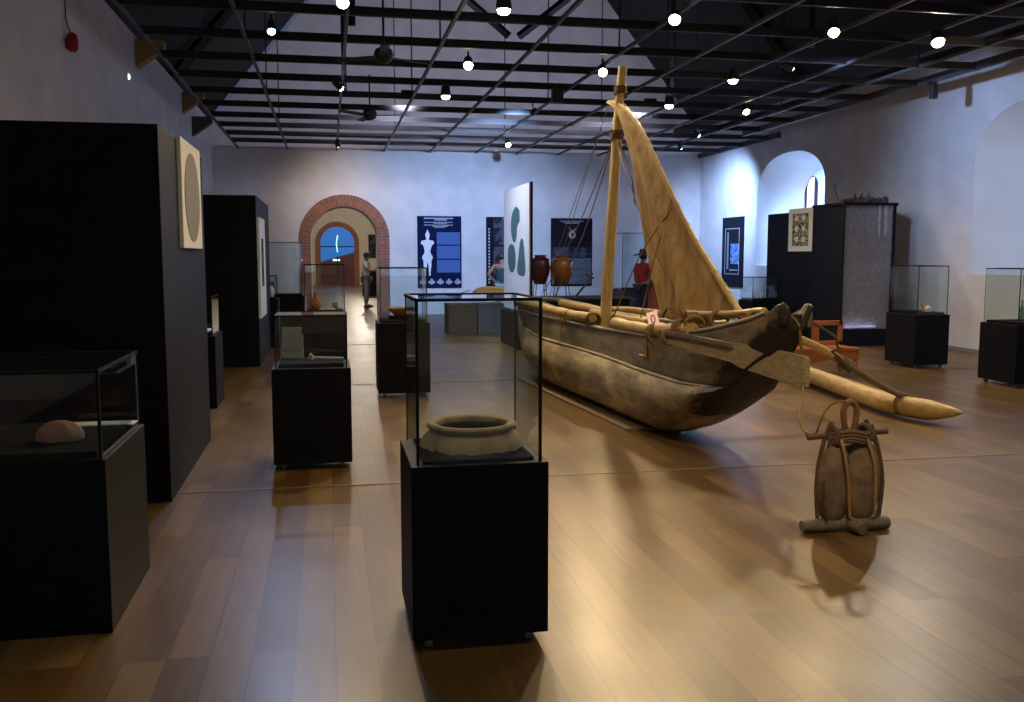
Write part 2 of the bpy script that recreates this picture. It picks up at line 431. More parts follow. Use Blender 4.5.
# back wall, thick, with the arched doorway
AX, AH = .44, .875
ARCH = (AX - AH, AX + AH, 0, archf(AX, AH, 2.02, .86))
bw = MB()
arched_wall(bw, ('y', YB), XL, XR, EAVE, [ARCH])
arched_wall(bw, ('y', YB + 1.1), -6, 9, 5.2, [ARCH])
o = outline(*ARCH); n = len(o)
bw.add([(a, YB, z) for a, z in o] + [(a, YB + 1.1, z) for a, z in o], [(i, i + 1, i + 1 + n, i + n) for i in range(n - 1)])
bw.add([(XL, YB, EAVE), (XR, YB, EAVE), (XC, YB, RIDGE)], [(0, 1, 2)])
struct(bw.build('wall_back', M['plaster'], fix=False))
def brick_ring(cx, half, spring, rise, w, y, name, base=0):
    """ring of bricks around an arch, with UVs along the arch"""
    path = []
    N = 30
    path.append((cx - half, base, -1, 0))
    path.append((cx - half, spring, -1, 0))
    for i in range(1, N):
        a = PI - PI * i / N
        path.append((cx + half * math.cos(a), spring + rise * math.sin(a), math.cos(a), math.sin(a)))
    path.append((cx + half, spring, 1, 0)); path.append((cx + half, base, 1, 0))
    vs = []; us = []; d = 0; prev = None
    for (x, z, nx, nz) in path:
        if prev: d += math.hypot(x - prev[0], z - prev[1]) * (1 + .5 * w / half * (abs(nz) > .01))
        prev = (x, z)
        for (u, yy) in ((0, y), (0, y - .045), (w, y - .045), (w, y)):
            vs.append((x + nx * u, yy, z + nz * u)); us.append((u if yy < y else u + .01, d))
    fs = []
    for i in range(len(path) - 1):
        for k in range(3): fs.append((i * 4 + k, i * 4 + k + 1, (i + 1) * 4 + k + 1, (i + 1) * 4 + k))
    me = bpy.data.meshes.new(name); me.from_pydata(vs, [], fs); uv = me.uv_layers.new(name='UVMap')
    for p in me.polygons:
        for li in p.loop_indices: uv.data[li].uv = us[me.loops[li].vertex_index]
    bm = bmesh.new(); bm.from_mesh(me); bmesh.ops.recalc_face_normals(bm, faces=bm.faces); bm.to_mesh(me); bm.free()
    me.materials.append(M['brick'])
    ob = bpy.data.objects.new(name, me); COL.objects.link(ob); struct(ob); return ob
brick_ring(AX, AH, 2.02, .86, .30, YB, 'trim_1')
# the room beyond
rb = MB()
rb.box(-6, Y2, 0, 9, Y2 + .3, 5.2)
struct(rb.build('wall_beyond', M['plaster_warm']))
struct(MB().box(-6.3, YB + 1.1, 0, -6, Y2, 5.2).build('wall_beyond_left', M['plaster_warm']))
struct(MB().box(9, YB + 1.1, 0, 9.3, Y2, 5.2).build('wall_beyond_right', M['plaster_warm']))
struct(MB().box(-6.3, YB + 1.1, 5.2, 9.3, Y2 + .3, 5.4).build('ceiling_beyond', M['plaster_warm']))
brick_ring(.5, .88, 2.25, .85, .27, Y2 - .02, 'trim_2')
# far door: blue lit glass above maroon leaves
dj = MB(); do = outline(.5 - .88, .5 + .88, 0, archf(.5, .88, 2.25, .85))
dj.prism([(-.38, 0), (1.38, 0), (1.38, 1.72), (-.38, 1.22)], Y2 - .10, Y2 - .03)
d1 = struct(dj.build('door_1', M['maroon_door']))
up = [(-.38, 1.26), (1.38, 1.76)] + [(a, z) for a, z in reversed(do[1:-1])]
MB().prism(up, Y2 - .08, Y2 - .03).build('door_glass', M['blue_window'], d1)
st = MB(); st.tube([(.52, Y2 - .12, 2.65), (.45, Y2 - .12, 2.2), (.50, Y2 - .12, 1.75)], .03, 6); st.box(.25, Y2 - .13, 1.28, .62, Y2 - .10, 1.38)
st.build('door_bright_streak', M['streak'], d1)  # bright streak on the door glass, drawn as a glowing strip
b_ = MB(); b_.box(-.38, Y2 - .12, 2.02, 1.38, Y2 - .09, 2.07); b_.box(.47, Y2 - .13, 0, .53, Y2 - .1, 1.5)
b_.build('door_bar', M['edge'], d1)

# roof over the hall: two slopes, gable end, near wall
rf = MB()
rf.add([(XL - .5, YF, EAVE - .4), (XL - .5, YB + .1, EAVE - .4), (XC, YB + .1, RIDGE), (XC, YF, RIDGE)], [(0, 1, 2, 3)])
rf.add([(XR + .4, YF, EAVE - .4), (XR + .4, YB + .1, EAVE - .4), (XC, YB + .1, RIDGE), (XC, YF, RIDGE)], [(0, 1, 2, 3)])
struct(rf.build('ceiling', M['roof'], fix=False))
nw = MB(); nw.box(XL, YF - .3, 0, XR, YF, EAVE); nw.prism([(XL, EAVE), (XR, EAVE), (XC, RIDGE)], YF - .3, YF)
struct(nw.build('wall_front', M['plaster']))
for i, x in enumerate((-1.9, 1.2, 4.6, 7.9)):  # unseen glowing windows, added for reflections in the case glass and fill light
    wn_ = MB().prism(outline(x, x + 1.5, 1.0, archf(x + .75, .75, 2.9, .7), 14), YF, YF + .02).build('window_%d' % (4 + i), emit('added_glow_pane', (.62, .76, 1.0), .9) if i == 0 else bpy.data.materials['added_glow_pane'])
    struct(wn_)
    wf = MB()
    wf.tube([(a, YF + .05, z) for a, z in outline(x, x + 1.5, 1.0, archf(x + .75, .75, 2.9, .7), 14)], .05, 6)
    wf.box(x + .72, YF + .02, 1.0, x + .78, YF + .07, 3.55); wf.box(x, YF + .02, .95, x + 1.5, YF + .12, 1.02); wf.box(x, YF + .02, 2.2, x + 1.5, YF + .06, 2.26)
    wf.build('window_frame', M['beam'], wn_)
# wall-plate beams at the eaves
wp = MB(); wp.box(9.55, YF, 4.86, 9.75, YB, 5.1)
struct(wp.build('trim_3', M['beam']))
# hung grid of cross beams and lengthwise rails
cb = MB(); y = YB - .1; k = 0
ys = [11.1 + 1.4 * i for i in range(-12, 11)]
for y in ys:
    if y > YB - .1 or y < YF: continue
    cb.box(-2.24, y - .03, ZC, 9.5 if y < 20.5 else XR, y + .03, ZC + .10)
struct(cb.build('trim_4', M['beam']))
rl = MB()
for x in (-2.2, -.97, .27, 1.5, 2.72, 3.95, 5.05, 6.2, 7.35, 8.5):
    rl.box(x - .02, YF, ZC - .012, x + .02, YB, ZC + .03)
rl.box(9.42, YF, ZC, 9.5, 20.4, ZC + .12); rl.box(10.3, 20.4, ZC, XR, YB, ZC + .12)
struct(rl.build('trim_5', M['rail']))
# thin lower flanges of the near cross beams
fl = MB()
for y in ys:
    if YF < y < YB - .1: fl.box(-2.24, y - .032, ZC - .008, 9.5, y - .024, ZC + .004)
struct(fl.build('trim_6', M['rail']))
# roof trusses above the grid
tr = MB()
def bar(mb, a, b, w):
    mb.tube([a, b], w, 4)
for y in (7.5, 13.2, 19.0):
    for s in (-1, 1):
        xe = XL if s < 0 else XR
        bar(tr, (xe, y, EAVE), (XC, y, RIDGE - .3), .11)
        bar(tr, (XC + s * .1, y, 6.0), (XC + s * 3.4, y, 8.6), .08)
        bar(tr, (XC + s * 3.4, y, 4.7), (XC + s * 3.4, y, 8.6), .05)
struct(tr.build('trim_7', M['beam']))
hg = MB()
for x in (-.97, 1.5, 3.95, 6.2, 8.5):
    for y in (12.5, 16.7, 20.9):
        hg.tube([(x, y, ZC + .1), (x, y, 8.0)], .012, 5)
struct(hg.build('trim_8', M['beam']))
# floor joint strips
fs_ = MB()
fs_.box(XL, 6.45, 0, XR, 6.485, .004); fs_.box(XL, 11.6, 0, XR, 11.63, .004); fs_.box(XL, 16.8, 0, XR, 16.83, .004)
struct(fs_.build('trim_9', mat('joint_strip', (.20, .14, .08), None, .4, 10)))
bbm = mat('skirting_grey', (.25, .24, .25), None, .7, 5)
struct(MB().box(XR - .015, YF, 0, XR, YB, .06).build('baseboard_right', bbm))
struct(MB().box(XL, YF, 0, XL + .015, YB, .06).build('baseboard_left', bbm))
# corbels carrying the eaves on the left wall
for i, (y, dz) in enumerate(((15.6, 4.72), (20.3, 4.72), (21.6, 4.42))):
    c = MB().prism([(0, 0), (.42, .30), (.42, .42), (0, .42)], y - .12, y + .12)
    ob = c.build('wooden_corbel', M['pale_wood'] if i != 2 else M['grey_plinth'], bevel=.01, loc=(XL, 0, dz - .25))
    tag(ob, ['brown wooden corbel high on the left wall, nearest of three', 'brown wooden corbel high on the left wall, middle one of three', 'grey bracket high on the left wall, farthest and lowest of three'][i], 'corbel', 'corbels on the left wall')

# ------------------------------------------------------------------ lamps
WARM = (1.0, .72, .38); WHITE = (1.0, .86, .68); BLUE = (.36, .56, 1.0)
lamp_no = [0]
def lamp(x, y, kind, target=None, power=120, label='', size=70):
    z = ZC - .15
    lens = {'w': M['warm_lens'], 'd': M['white_lens'], 'b': M['blue_lens']}[kind]
    col = {'w': WARM, 'd': WHITE, 'b': BLUE}[kind]
    r = {'w': .062, 'd': .075, 'b': .045}[kind]
    root = empty('ceiling_spotlight', (x, y, z))
    tag(root, label, 'lamp', 'spotlights hung from the ceiling grid')
    t = Vector(target) if target else Vector((x, y, 0))
    d = (t - Vector((x, y, z))).normalized()
    q = Vector((0, 0, -1)).rotation_difference(d)
    h = MB().lathe([(r * .55, .17), (r * .95, .15), (r * 1.15, .02), (r * 1.15, 0), (r * 1.02, 0), (r * 1.0, .02), (r * .2, .03)], 16)
    ho = h.build('housing', M['housing'], root, smooth=True); ho.rotation_mode = 'QUATERNION'; ho.rotation_quaternion = q
    l = MB().lathe([(r * .2, .016), (r, .016), (r, .010), (r * .8, .004), (.001, 0)], 16)
    l.lathe([(r * .93, -.002), (r * .85, -r * .35), (r * .55, -r * .62), (.002, -r * .72)], 16); lo = l.build('lens', lens, root, smooth=True); lo.rotation_mode = 'QUATERNION'; lo.rotation_quaternion = q
    st = MB().tube([(0, 0, .10), (0, 0, .19)], .014, 6).build('stem', M['housing'], root)
    ld = bpy.data.lights.new('spot', 'SPOT'); ld.energy = power * (1.0 if kind != 'w' else .84); ld.color = col; ld.spot_size = math.radians(size)
    ld.spot_blend = 1; ld.shadow_soft_size = .07
    lb = bpy.data.objects.new('lamp_light', ld); COL.objects.link(lb); lb.parent = root
    lb.location = d * .04; lb.rotation_mode = 'QUATERNION'; lb.rotation_quaternion = q
    return root
Lm = [
 (.20, 10.0, 'w', (-.2, 6.5, 0), 260, 'warm bright spotlight at the top edge, above the standing arch view', 95),
 (-.59, 11.4, 'b', (-.3, 8.6, 0), 320, 'blue spotlight at upper left, nearest the left wall', 80),
 (1.87, 9.95, 'd', None, 300, 'round white downlight near the top edge, left of the mast', 110),
 (1.93, 12.9, 'w', (1.4, 8.5, 0), 400, 'warm starry spotlight above the tall framed case in the centre', 95),
 (1.93, 15.4, 'd', None, 300, 'small white downlight behind the warm one above the centre', 110),
 (.25, 15.0, 'b', (3.2, 16.2, 1.7), 420, 'small blue spotlight beside the far ceiling fan', 70),
 (.28, 22.6, 'w', (.44, 25.2, 2.3), 170, 'small warm spotlight nearest the arched doorway', 100),
 (3.71, 16.9, 'b', (3.3, 25.1, 1.7), 2300, 'blue starry spotlight in front of the blue poster', 62),
 (4.20, 21.8, 'w', (4.6, 18.6, 0), 300, 'warm spotlight lowest in view, above the standing stone panel', 100),
 (3.87, 13.0, 'w', (3.1, 8.6, 1.0), 620, 'warm bright spotlight just left of the mast top', 70),
 (5.84, 15.6, 'd', None, 300, 'white downlight right of the sail peak', 110),
 (3.79, 10.0, 'w', (1.6, 4.8, 0), 540, 'warm bright spotlight at top centre, right of the mast', 95),
 (5.93, 13.2, 'd', None, 300, 'small white downlight left of the blue one at right', 110),
 (7.46, 16.0, 'w', (8.2, 13.0, 0), 340, 'warm starry spotlight right of the sail, toward the arched niche', 90),
 (6.34, 12.2, 'b', (10.6, 13.8, 3.2), 420, 'blue spotlight at upper right between two warm ones', 60),
 (5.82, 10.2, 'w', (4.2, 7.0, 0), 420, 'warm bright spotlight at the upper right', 95),
 (7.32, 10.4, 'd', (6.6, 8.0, 0), 300, 'white spotlight farthest right under the ceiling', 60),
]
for (x, y, k, t, p, lab, sz) in Lm:
    lamp(x, y, k, t, p * (1.6 if k == 'd' else 1), lab, 168 if k == 'd' else sz)
# the same rows go on over and behind the visitor; only their light is seen; the last one is added to wash the cabinet
Lo = [(.3, 6.6, 'w', None), (3.8, 6.2, 'w', (3.2, 5.2, 0)), (5.9, 6.2, 'w', None), (7.5, 5.6, 'b', (6, 5, 0)), (1.9, 2.6, 'w', (2.9, 6.6, .5)), (4.2, 1.5, 'd', None), (7.4, 1.2, 'w', None), (-.6, 2.2, 'd', (-.3, 3.0, 0)), (1.5, -2.2, 'w', None), (6, -2.5, 'w', None), (8.6, 7.8, 'b', (10.6, 9.5, 2.2)), (8.5, 9.0, 'w', (9.3, 14.9, 1.3))]
for i, (x, y, k, t) in enumerate(Lo):
    r = lamp(x, y, k, t, (480 if t == (2.9, 6.6, .5) else 120) if k != 'b' else 300, 'spotlight over the near half of the hall, outside the picture', 105)
# niche wash light (blue-white lamp aimed into the first niche, set on the grid edge)
lamp(7.9, 19.3, 'b', (11.0, 20.1, 2.4), 2600, 'blue-white spotlight on the grid facing the arched niche behind the black partition', 50)
lamp(8.4, 21.6, 'b', (10.4, 23.2, 2.2), 1100, 'blue-white spotlight on the grid facing the narrow wall panel', 95)


# lamps added on top of the grid to brighten the gable wall; far room lamps
def up_lamp(x, y, target, power, label):
    root = empty('added_gable_light', (x, y, ZC + .24)); tag(root, label, 'lamp', 'added floodlights on top of the grid')
    MB().box(-.12, -.05, -.06, .12, .05, .06).build('body', M['housing'], root, bevel=.01)
    MB().box(-.10, .05, -.045, .10, .055, .045).build('lens', emit('flood_lens', (.75, .8, 1), 2), root)
    ld = bpy.data.lights.new('flood', 'SPOT'); ld.energy = power; ld.color = (.72, .74, 1.0); ld.spot_size = math.radians(120); ld.spot_blend = 1; ld.shadow_soft_size = .1
    lb = bpy.data.objects.new('lamp_light', ld); COL.objects.link(lb); lb.parent = root; lb.location = (0, .08, 0)
    d = (Vector(target) - Vector((x, y, ZC + .24))).normalized(); lb.rotation_mode = 'QUATERNION'; lb.rotation_quaternion = Vector((0, 0, -1)).rotation_difference(d)
up_lamp(1.5, 17.6, (1.5, 25, 6.8), 330, 'small added floodlight lying on the grid left of the centre, facing the gable')
up_lamp(6.2, 17.6, (5.5, 25, 6.8), 330, 'small added floodlight lying on the grid right of the centre, facing the gable')
for (x, y, pw) in ((1.6, 33, 200), (1.5, 44, 420)):
    root = empty('pendant_lamp', (x, y, 4.6)); tag(root, 'white pendant lamp in the room beyond the doorway' + (', nearer one' if y < 40 else ', farther one'), 'lamp', 'lamps of the far room')
    MB().lathe([(.05, .2), (.25, .05), (.26, .0), (.24, .0), (.05, .12)], 20).build('lamp_shade', M['white_board'], root, smooth=True)
    MB().tube([(0, 0, .15), (0, 0, .6)], .012, 5).build('cord', M['iron'], root)
    MB().lathe([(.001, .06), (.06, .04), (.07, 0), (.04, -.03), (.001, -.04)], 14).build('bulb', M['white_lens'], root, smooth=True)
    ld = bpy.data.lights.new('pendant', 'POINT'); ld.energy = pw; ld.color = (1, .86, .68); ld.shadow_soft_size = .1
    lb = bpy.data.objects.new('lamp_light', ld); COL.objects.link(lb); lb.parent = root; lb.location = (0, 0, -.1)

root = empty('pendant_lamp', (.6, 27.4, 4.4)); tag(root, 'added white pendant lamp just beyond the doorway, lighting the man in white', 'lamp', 'lamps of the far room')
MB().lathe([(.05, .2), (.25, .05), (.26, .0), (.24, .0), (.05, .12)], 20).build('lamp_shade', M['white_board'], root, smooth=True)
MB().tube([(0, 0, .15), (0, 0, .8)], .012, 5).build('cord', M['iron'], root)
ld = bpy.data.lights.new('pendant', 'POINT'); ld.energy = 80; ld.color = (.9, .93, 1); ld.shadow_soft_size = .1  # extra lamp put in to light the man from the front
lb = bpy.data.objects.new('lamp_light', ld); COL.objects.link(lb); lb.parent = root; lb.location = (0, 0, -.1)
# ------------------------------------------------------------------ glass cases
def case(x, y, w, d, hp, hg, label, group='black plinths with glass tops', rot=0, casters=True, base=.05, plinth=None, inset=.03, ft=.0042, slab=.03, cat='display case'):
    """x, y = front left corner of the plinth; glass cover from hp to hg"""
    root = empty('display_case', (x, y, 0), rot)
    tag(root, label, cat, group)
    z0 = base if casters else 0.0
    MB().box(0, 0, z0, w, d, hp).build('plinth', plinth or M['black'], root, bevel=.004)
    if casters:
        for cx in (.07, w - .07):
            for cy in (.07, d - .07):
                c = MB(); c.tube([(cx - .014, cy, .026), (cx + .014, cy, .026)], .026, 14); c.box(cx - .018, cy - .012, .03, cx + .018, cy + .012, z0 + .002)
                c.build('caster', M['rubber'], root, smooth=True)
    i = inset
    if slab: MB().box(i + .02, i + .02, hp, w - i - .02, d - i - .02, hp + slab).build('display_pad', M['black_cloth'], root, bevel=.004)
    a, b, c_, e = i, i, w - i, d - i; t = .006
    cov = [(a, b, hp, c_, b + t, hg), (a, e - t, hp, c_, e, hg), (a, b + t, hp, a + t, e - t, hg), (c_ - t, b + t, hp, c_, e - t, hg), (a, b, hg, c_, e, hg + t)]
    for q in cov: MB().box(*q).build('glass_pane', M['glass'], root)
    f = MB()
    for (px, py) in ((a, b), (c_, b), (a, e), (c_, e)):
        q = ft if py == b else ft * .45
        f.box(px - q, py - q, hp, px + q, py + q, hg + t)
    for (p, q) in (((a, b), (c_, b)), ((a, e), (c_, e)), ((a, b), (a, e)), ((c_, b), (c_, e))):
        f.box(min(p[0], q[0]) - ft, min(p[1], q[1]) - ft, hg - .002, max(p[0], q[0]) + ft, max(p[1], q[1]) + ft, hg + .010)
    f.build('frame', M['edge'], root)
    return root
case(.305, 3.61, .558, .58, .765, 1.42, 'tall glass display case on black plinth, nearest the viewer, holding the big pot rim', ft=.006, slab=.012)
case(-2.13, 4.07, 1.2, .85, .75, 1.115, 'wide low glass case on black plinth in the dark left corner, holding a pinkish dome', casters=False, inset=.02, ft=.006)
case(-.425, 6.98, .575, .58, .765, 1.15, 'low glass case in the left aisle, with a grey stand-in card and bent white strips inside')
case(.53, 10.42, .58, .58, .84, 1.45, 'tall glass case on black plinth just behind the pot rim case, holding an ochre bowl')
case(-.37, 13.7, .62, .60, .77, 1.455, 'tall glass case holding an orange vase and shells, before the arched doorway')
case(-1.30, 19.5, .80, .70, .77, 1.85, 'tallest glass case at far left, half hidden behind the second black partition', casters=False)
case(-1.46, 16.5, .60, .60, .84, 1.24, 'small glass cube on a black plinth peeping out behind the second black partition', casters=False)
case(-1.74, 10.05, .57, .70, .76, 1.16, 'narrow looking glass case in the gap between the two black partitions', casters=False)
case(8.09, 11.70, .53, .72, .76, 1.44, 'glass case on black plinth beside the glittering cabinet, holding a small pale carving')
case(8.08, 9.72, .60, .66, .76, 1.43, 'glass case on black plinth at the right edge, holding two bottles')
case(8.24, 17.2, .58, .62, .70, 1.15, 'low glass case behind the boat, under the narrow poster on the right wall', casters=False)
case(6.88, 21.4, .86, .80, .77, 2.12, 'tall glass case on grey plinth against the back wall, beside the visitor in red', casters=False, plinth=M['grey_plinth'])

# --- objects in the cases
def art(mb, name, m, label, cat, loc, smooth=True, rot=0, group=None, bevel=0, **k):
    o = mb.build(name, m, None, smooth=smooth, bevel=bevel); o.location = loc; o.rotation_euler = (0, 0, rot)
    tag(o, label, cat, group); return o
# pot rim: heavy everted rim over a broken-off shoulder, hollow
pot = MB(); n = 72; prof = [(.222, .012), (.218, .03), (.205, .06), (.185, .085), (.172, .097), (.180, .102), (.190, .112), (.192, .124), (.184, .134), (.168, .136), (.152, .128), (.146, .112), (.150, .095), (.172, .075), (.196, .045), (.205, .012)]
vs = []; fs = []
for (r, z) in prof:
    for k in range(n):
        a = 2 * PI * k / n; j = 0
        if z < .02: j = .012 * noise.noise(Vector((math.cos(a) * 5, math.sin(a) * 5, 1))) + .006 * noise.noise(Vector((math.cos(a) * 16, math.sin(a) * 16, 3)))
        rr = r + .004 * noise.noise(Vector((math.cos(a) * 2, math.sin(a) * 2, z * 6)))
        vs.append((rr * math.cos(a), rr * math.sin(a), z + j))
P_ = len(prof)
for i in range(P_):
    for k in range(n):
        fs.append((i * n + k, i * n + (k + 1) % n, ((i + 1) % P_) * n + (k + 1) % n, ((i + 1) % P_) * n + k))
pm = MB(); pm.add(vs, fs)
art(pm, 'pot_rim', M['pot'], 'big broken earthenware pot rim and shoulder in the nearest glass case', 'pottery', (.590, 3.90, .782)).scale = (1, 1, .80)
# pinkish dome (coral / skull) and card
cm = MB()
prof = [(.001, .085), (.03, .083), (.06, .072), (.085, .05), (.10, .02), (.098, .0)]
cm.lathe(prof, 28, jit=.10, sx=1.0, sy=.8)
art(cm, 'coral_dome', M['coral'], 'pinkish mottled dome shaped lump in the dark low case at left', 'fossil', (-1.19, 4.40, .782))
art(MB().box(-.16, -.05, 0, .16, .05, .006), 'label_card', M['paper'], 'pale label card lying in the dark case beside the pink dome', 'label', (-1.10, 4.76, .782), smooth=False)
# case C
art(MB().box(-.075, -.006, 0, .075, .006, .24), 'label_card', mat('grey_patch', (.27, .31, .33), None, .7, 5), 'grey card standing in for a paler patch seen through the low aisle case, back left', 'label', (-.29, 7.45, .795), smooth=False)  # added flat piece for the paler patch seen through the glass
b1 = MB().tube([(-.10, 0, .025), (.0, .0, .02), (.13, .02, .012)], .008, 6); b1.tube([(-.10, 0, .025), (-.105, 0, .005)], .008, 6)
art(b1, 'bone_strip', M['shell'], 'bent white bone strip at the right of the low aisle case', 'artefact', (-.03, 7.26, .795))
art(MB().tube([(-.02, 0, .05), (.015, 0, .01)], .009, 6).tube([(-.02, 0, .05), (-.03, 0, .012)], .004, 5), 'bone_point', M['shell'], 'short slanting white bone point in the middle of the low aisle case', 'artefact', (-.13, 7.30, .795))
# bowl in D
bo = MB().lathe([(.08, 0), (.12, .03), (.175, .085), (.185, .10), (.175, .10), (.165, .085), (.11, .035), (.01, .02)], 32)
art(bo, 'shallow_bowl', mat('ochre_clay', (.45, .22, .04), (.33, .15, .03), .6, 8), 'ochre flared bowl on a black stand in the tall case behind the pot rim case', 'bowl', (.83, 10.72, .90))
art(MB().box(-.16, -.16, 0, .16, .16, .03), 'bowl_stand', M['black_cloth'], 'flat black block under the ochre bowl', 'stand', (.83, 10.72, .87), smooth=False, bevel=.004)
# vase, shells, jar in E
va = MB().lathe([(.05, 0), (.075, .03), (.09, .08), (.08, .125), (.045, .17), (.028, .21), (.034, .245), (.040, .25), (.03, .25)], 24)
art(va, 'narrow_neck_vase', M['terra'], 'orange narrow necked vase in the case before the doorway', 'vase', (-.19, 13.98, .80))
for i, (dx, s) in enumerate(((.05, 1), (.14, .8), (.20, .9))):
    sh = MB(); pr = [(.001, .03), (.02, .028), (.035, .016), (.042, .0)]; sh.lathe([(r * s, z * s) for r, z in pr], 14, jit=.4, sx=1.2)
    art(sh, 'sea_shell', M['shell'], ['white shell beside the orange vase, nearest the vase', 'smaller white shell in the middle of the row by the orange vase', 'white shell by the little jar, farthest from the orange vase'][i], 'shell', (-.15 + dx, 13.92, .80), group='shells by the orange vase')
ja = MB().lathe([(.035, 0), (.045, .02), (.045, .07), (.038, .085), (.042, .10), (.034, .10)], 18)
art(ja, 'small_jar', M['pot'], 'small buff jar at right in the orange vase case', 'jar', (.09, 14.05, .80))
# far left cases
art(MB().box(-.10, -.01, 0, .10, .01, .26), 'text_panel', M['text_blue'], 'small blue picture panel standing in the little glass cube', 'panel', (-1.04, 16.95, .87), smooth=False)
art(MB().lathe([(.05, 0), (.06, .03), (.07, .10), (.05, .16), (.03, .19)], 16), 'small_urn', M['shell'], 'pale small urn in the little glass cube behind the partition', 'urn', (-1.00, 16.78, .87))
art(MB().box(-.20, -.14, 0, .20, .14, .02), 'reflection_card', M['paper'], 'white card standing in for a reflection in the case between the two partitions', 'tray', (-1.46, 10.38, .79), smooth=False)  # pale card added in place of a screen reflection in the glass
# R1 carving
ca = MB().lathe([(.05, 0), (.055, .02), (.05, .05), (.03, .075), (.01, .085)], 16, jit=.3)
art(ca, 'rounded_carving', M['shell'], 'small cream rounded carving in the case beside the glittering cabinet', 'carving', (8.48, 12.0, .79))
art(MB().tube([(0, 0, 0), (-.02, 0, .06), (-.045, 0, .12)], [.02, .012, .016], 8).tube([(-.02, 0, .06), (.01, 0, .12)], .008, 6), 'twig_piece', M['terra'], 'small forked orange brown piece left of the cream carving', 'artefact', (8.40, 11.98, .79))
# bottles R2
def bottle(x, y, h, r, label, m):
    b = MB().lathe([(r * .9, 0), (r, .01), (r, h * .52), (r * .8, h * .62), (r * .35, h * .74), (r * .3, h * .95), (r * .38, h * .96), (r * .38, h), (r * .25, h)], 20)
    art(b, 'old_bottle', m, label, 'bottle', (x, y, .79))
bottle(8.40, 10.05, .25, .036, 'taller pale green glass bottle in the case at the right edge', M['bottle'])
bottle(8.53, 10.0, .19, .040, 'shorter dark bottle in the case at the right edge', mat('dark_bottle', (.02, .035, .03), None, .15, 5))
art(MB().box(-.16, -.09, 0, .16, .09, .004), 'label_card', M['paper'], 'pale card lying under the two bottles at the right edge', 'label', (8.46, 9.87, .786), smooth=False)
# small glasses in low case
for i, (dx, h) in enumerate(((0, .12), (.10, .09), (.19, .11))):
    g = MB().lathe([(.025, 0), (.03, .01), (.035, h), (.030, h), (.025, .012)], 14)
    art(g, 'small_beaker', M['niche_sill'], ['pale beaker at the left in the low case under the narrow poster', 'shortest pale beaker, middle of three in the low case under the narrow poster', 'pale beaker at the right in the low case under the narrow poster'][i], 'beaker', (8.42 + dx, 17.55, .73), group='beakers in the low case')

# ------------------------------------------------------------------ black partitions and what hangs on them
pt = MB().box(-2.80, 6.24, 0, -1.03, 8.32, 2.415).build('exhibit_partition', M['black'], bevel=.004)
tag(pt, 'huge black partition block filling the left side, nearest the viewer', 'partition')
pt = MB().box(-2.2, 13.74, 0, -.99, 16.6, 2.44).build('exhibit_partition', M['black'], bevel=.004)
tag(pt, 'second black partition block, farther along the left wall', 'partition')
po = empty('framed_picture', (-1.03, 7.46, 2.03)); tag(po, 'cream board with a grey disc on the side of the nearest black partition', 'picture')
MB().box(0, -.50, -.38, .03, .50, .40).build('board', M['cream'], po, bevel=.003)
dk = MB(); dk.add([(.034, .38 * math.cos(a * PI / 24), .33 * math.sin(a * PI / 24)) for a in range(48)] + [(.029, .38 * math.cos(a * PI / 24), .33 * math.sin(a * PI / 24)) for a in range(48)],
       [tuple(range(48))] + [(i, (i + 1) % 48, 48 + (i + 1) % 48, 48 + i) for i in range(48)])
dk.build('grey_disc', M['grey_art'], po)
po = empty('white_panel', (-.99, 14.05, 1.42)); tag(po, 'tall bluish white panel lit on the side of the second black partition', 'panel')
MB().box(0, -.28, -.73, .035, .95, .72).build('board', M['white_board'], po, bevel=.003)
MB().box(.036, .1, -.28, .039, .5, .42).build('dark_print', M['text_dark'], po)
# right black wall with relief print, glittering cabinet
pt = MB().box(8.93, 15.98, 0, 10.1, 18.0, 2.43).build('exhibit_partition', M['black'], bevel=.004)
tag(pt, 'black partition block in front of the bright niche on the right', 'partition')
po = empty('framed_picture', (8.93, 16.57, 2.07)); tag(po, 'cream framed print of a carved relief on the right hand black partition', 'picture')
MB().box(-.035, -.47, -.40, 0, .47, .42).build('board', M['cream'], po, bevel=.003)
MB().box(-.038, -.31, -.30, -.034, .31, .32).build('relief_print', M['carving'], po)
fg = MB()
for j in range(3):
    for s in (-1, 1):
        cy, cz = s * .13, -.17 + j * .20
        fg.tube([(-.042, cy + .055 * math.cos(t * PI / 6), cz + .045 * math.sin(t * PI / 6)) for t in range(13)], .012, 5)
        fg.tube([(-.042, cy, cz - .03), (-.042, cy, cz + .04)], .016, 5)
fg.build('relief_figures', M['cream'], po)
cb_ = empty('mineral_cabinet', (8.79, 14.85, 0)); tag(cb_, 'tall black cabinet with a glittering grey glass front on the right', 'cabinet')
fr = [(-.02, .02), (0, 0), (.06, 0), (.06, .04), (.74, .04), (.74, 0), (.80, 0), (1.04, .32), (1.04, 1.07), (-.02, 1.07)]
MB().prism([(0, 0), (1.0, 0), (1.18, .32), (1.18, 1.07), (0, 1.07)], 0, .30, 'z').build('base', mat('deep_navy_paint', (.005, .007, .018), None, .5, 5, spec=.2), cb_, bevel=.004)
MB().prism([(-.0, .0), (.025, 0), (.025, .10), (.06, 1.07), (0, 1.07)], .30, 2.48, 'z').build('side_panel', M['black'], cb_)
MB().prism([(.96, 0), (1.0, 0), (1.18, .32), (1.18, 1.07), (1.12, 1.07), (1.12, .36), (.96, .06)], .30, 2.46, 'z').build('side_panel', M['black'], cb_)
MB().prism([(-.02, -.02), (1.02, -.02), (1.21, .32), (1.21, 1.07), (-.02, 1.07)], 2.46, 2.51, 'z').build('cabinet_top', M['black'], cb_, bevel=.004)
wr = MB(); N = 26; NZ = 60; vs = []; fs = []
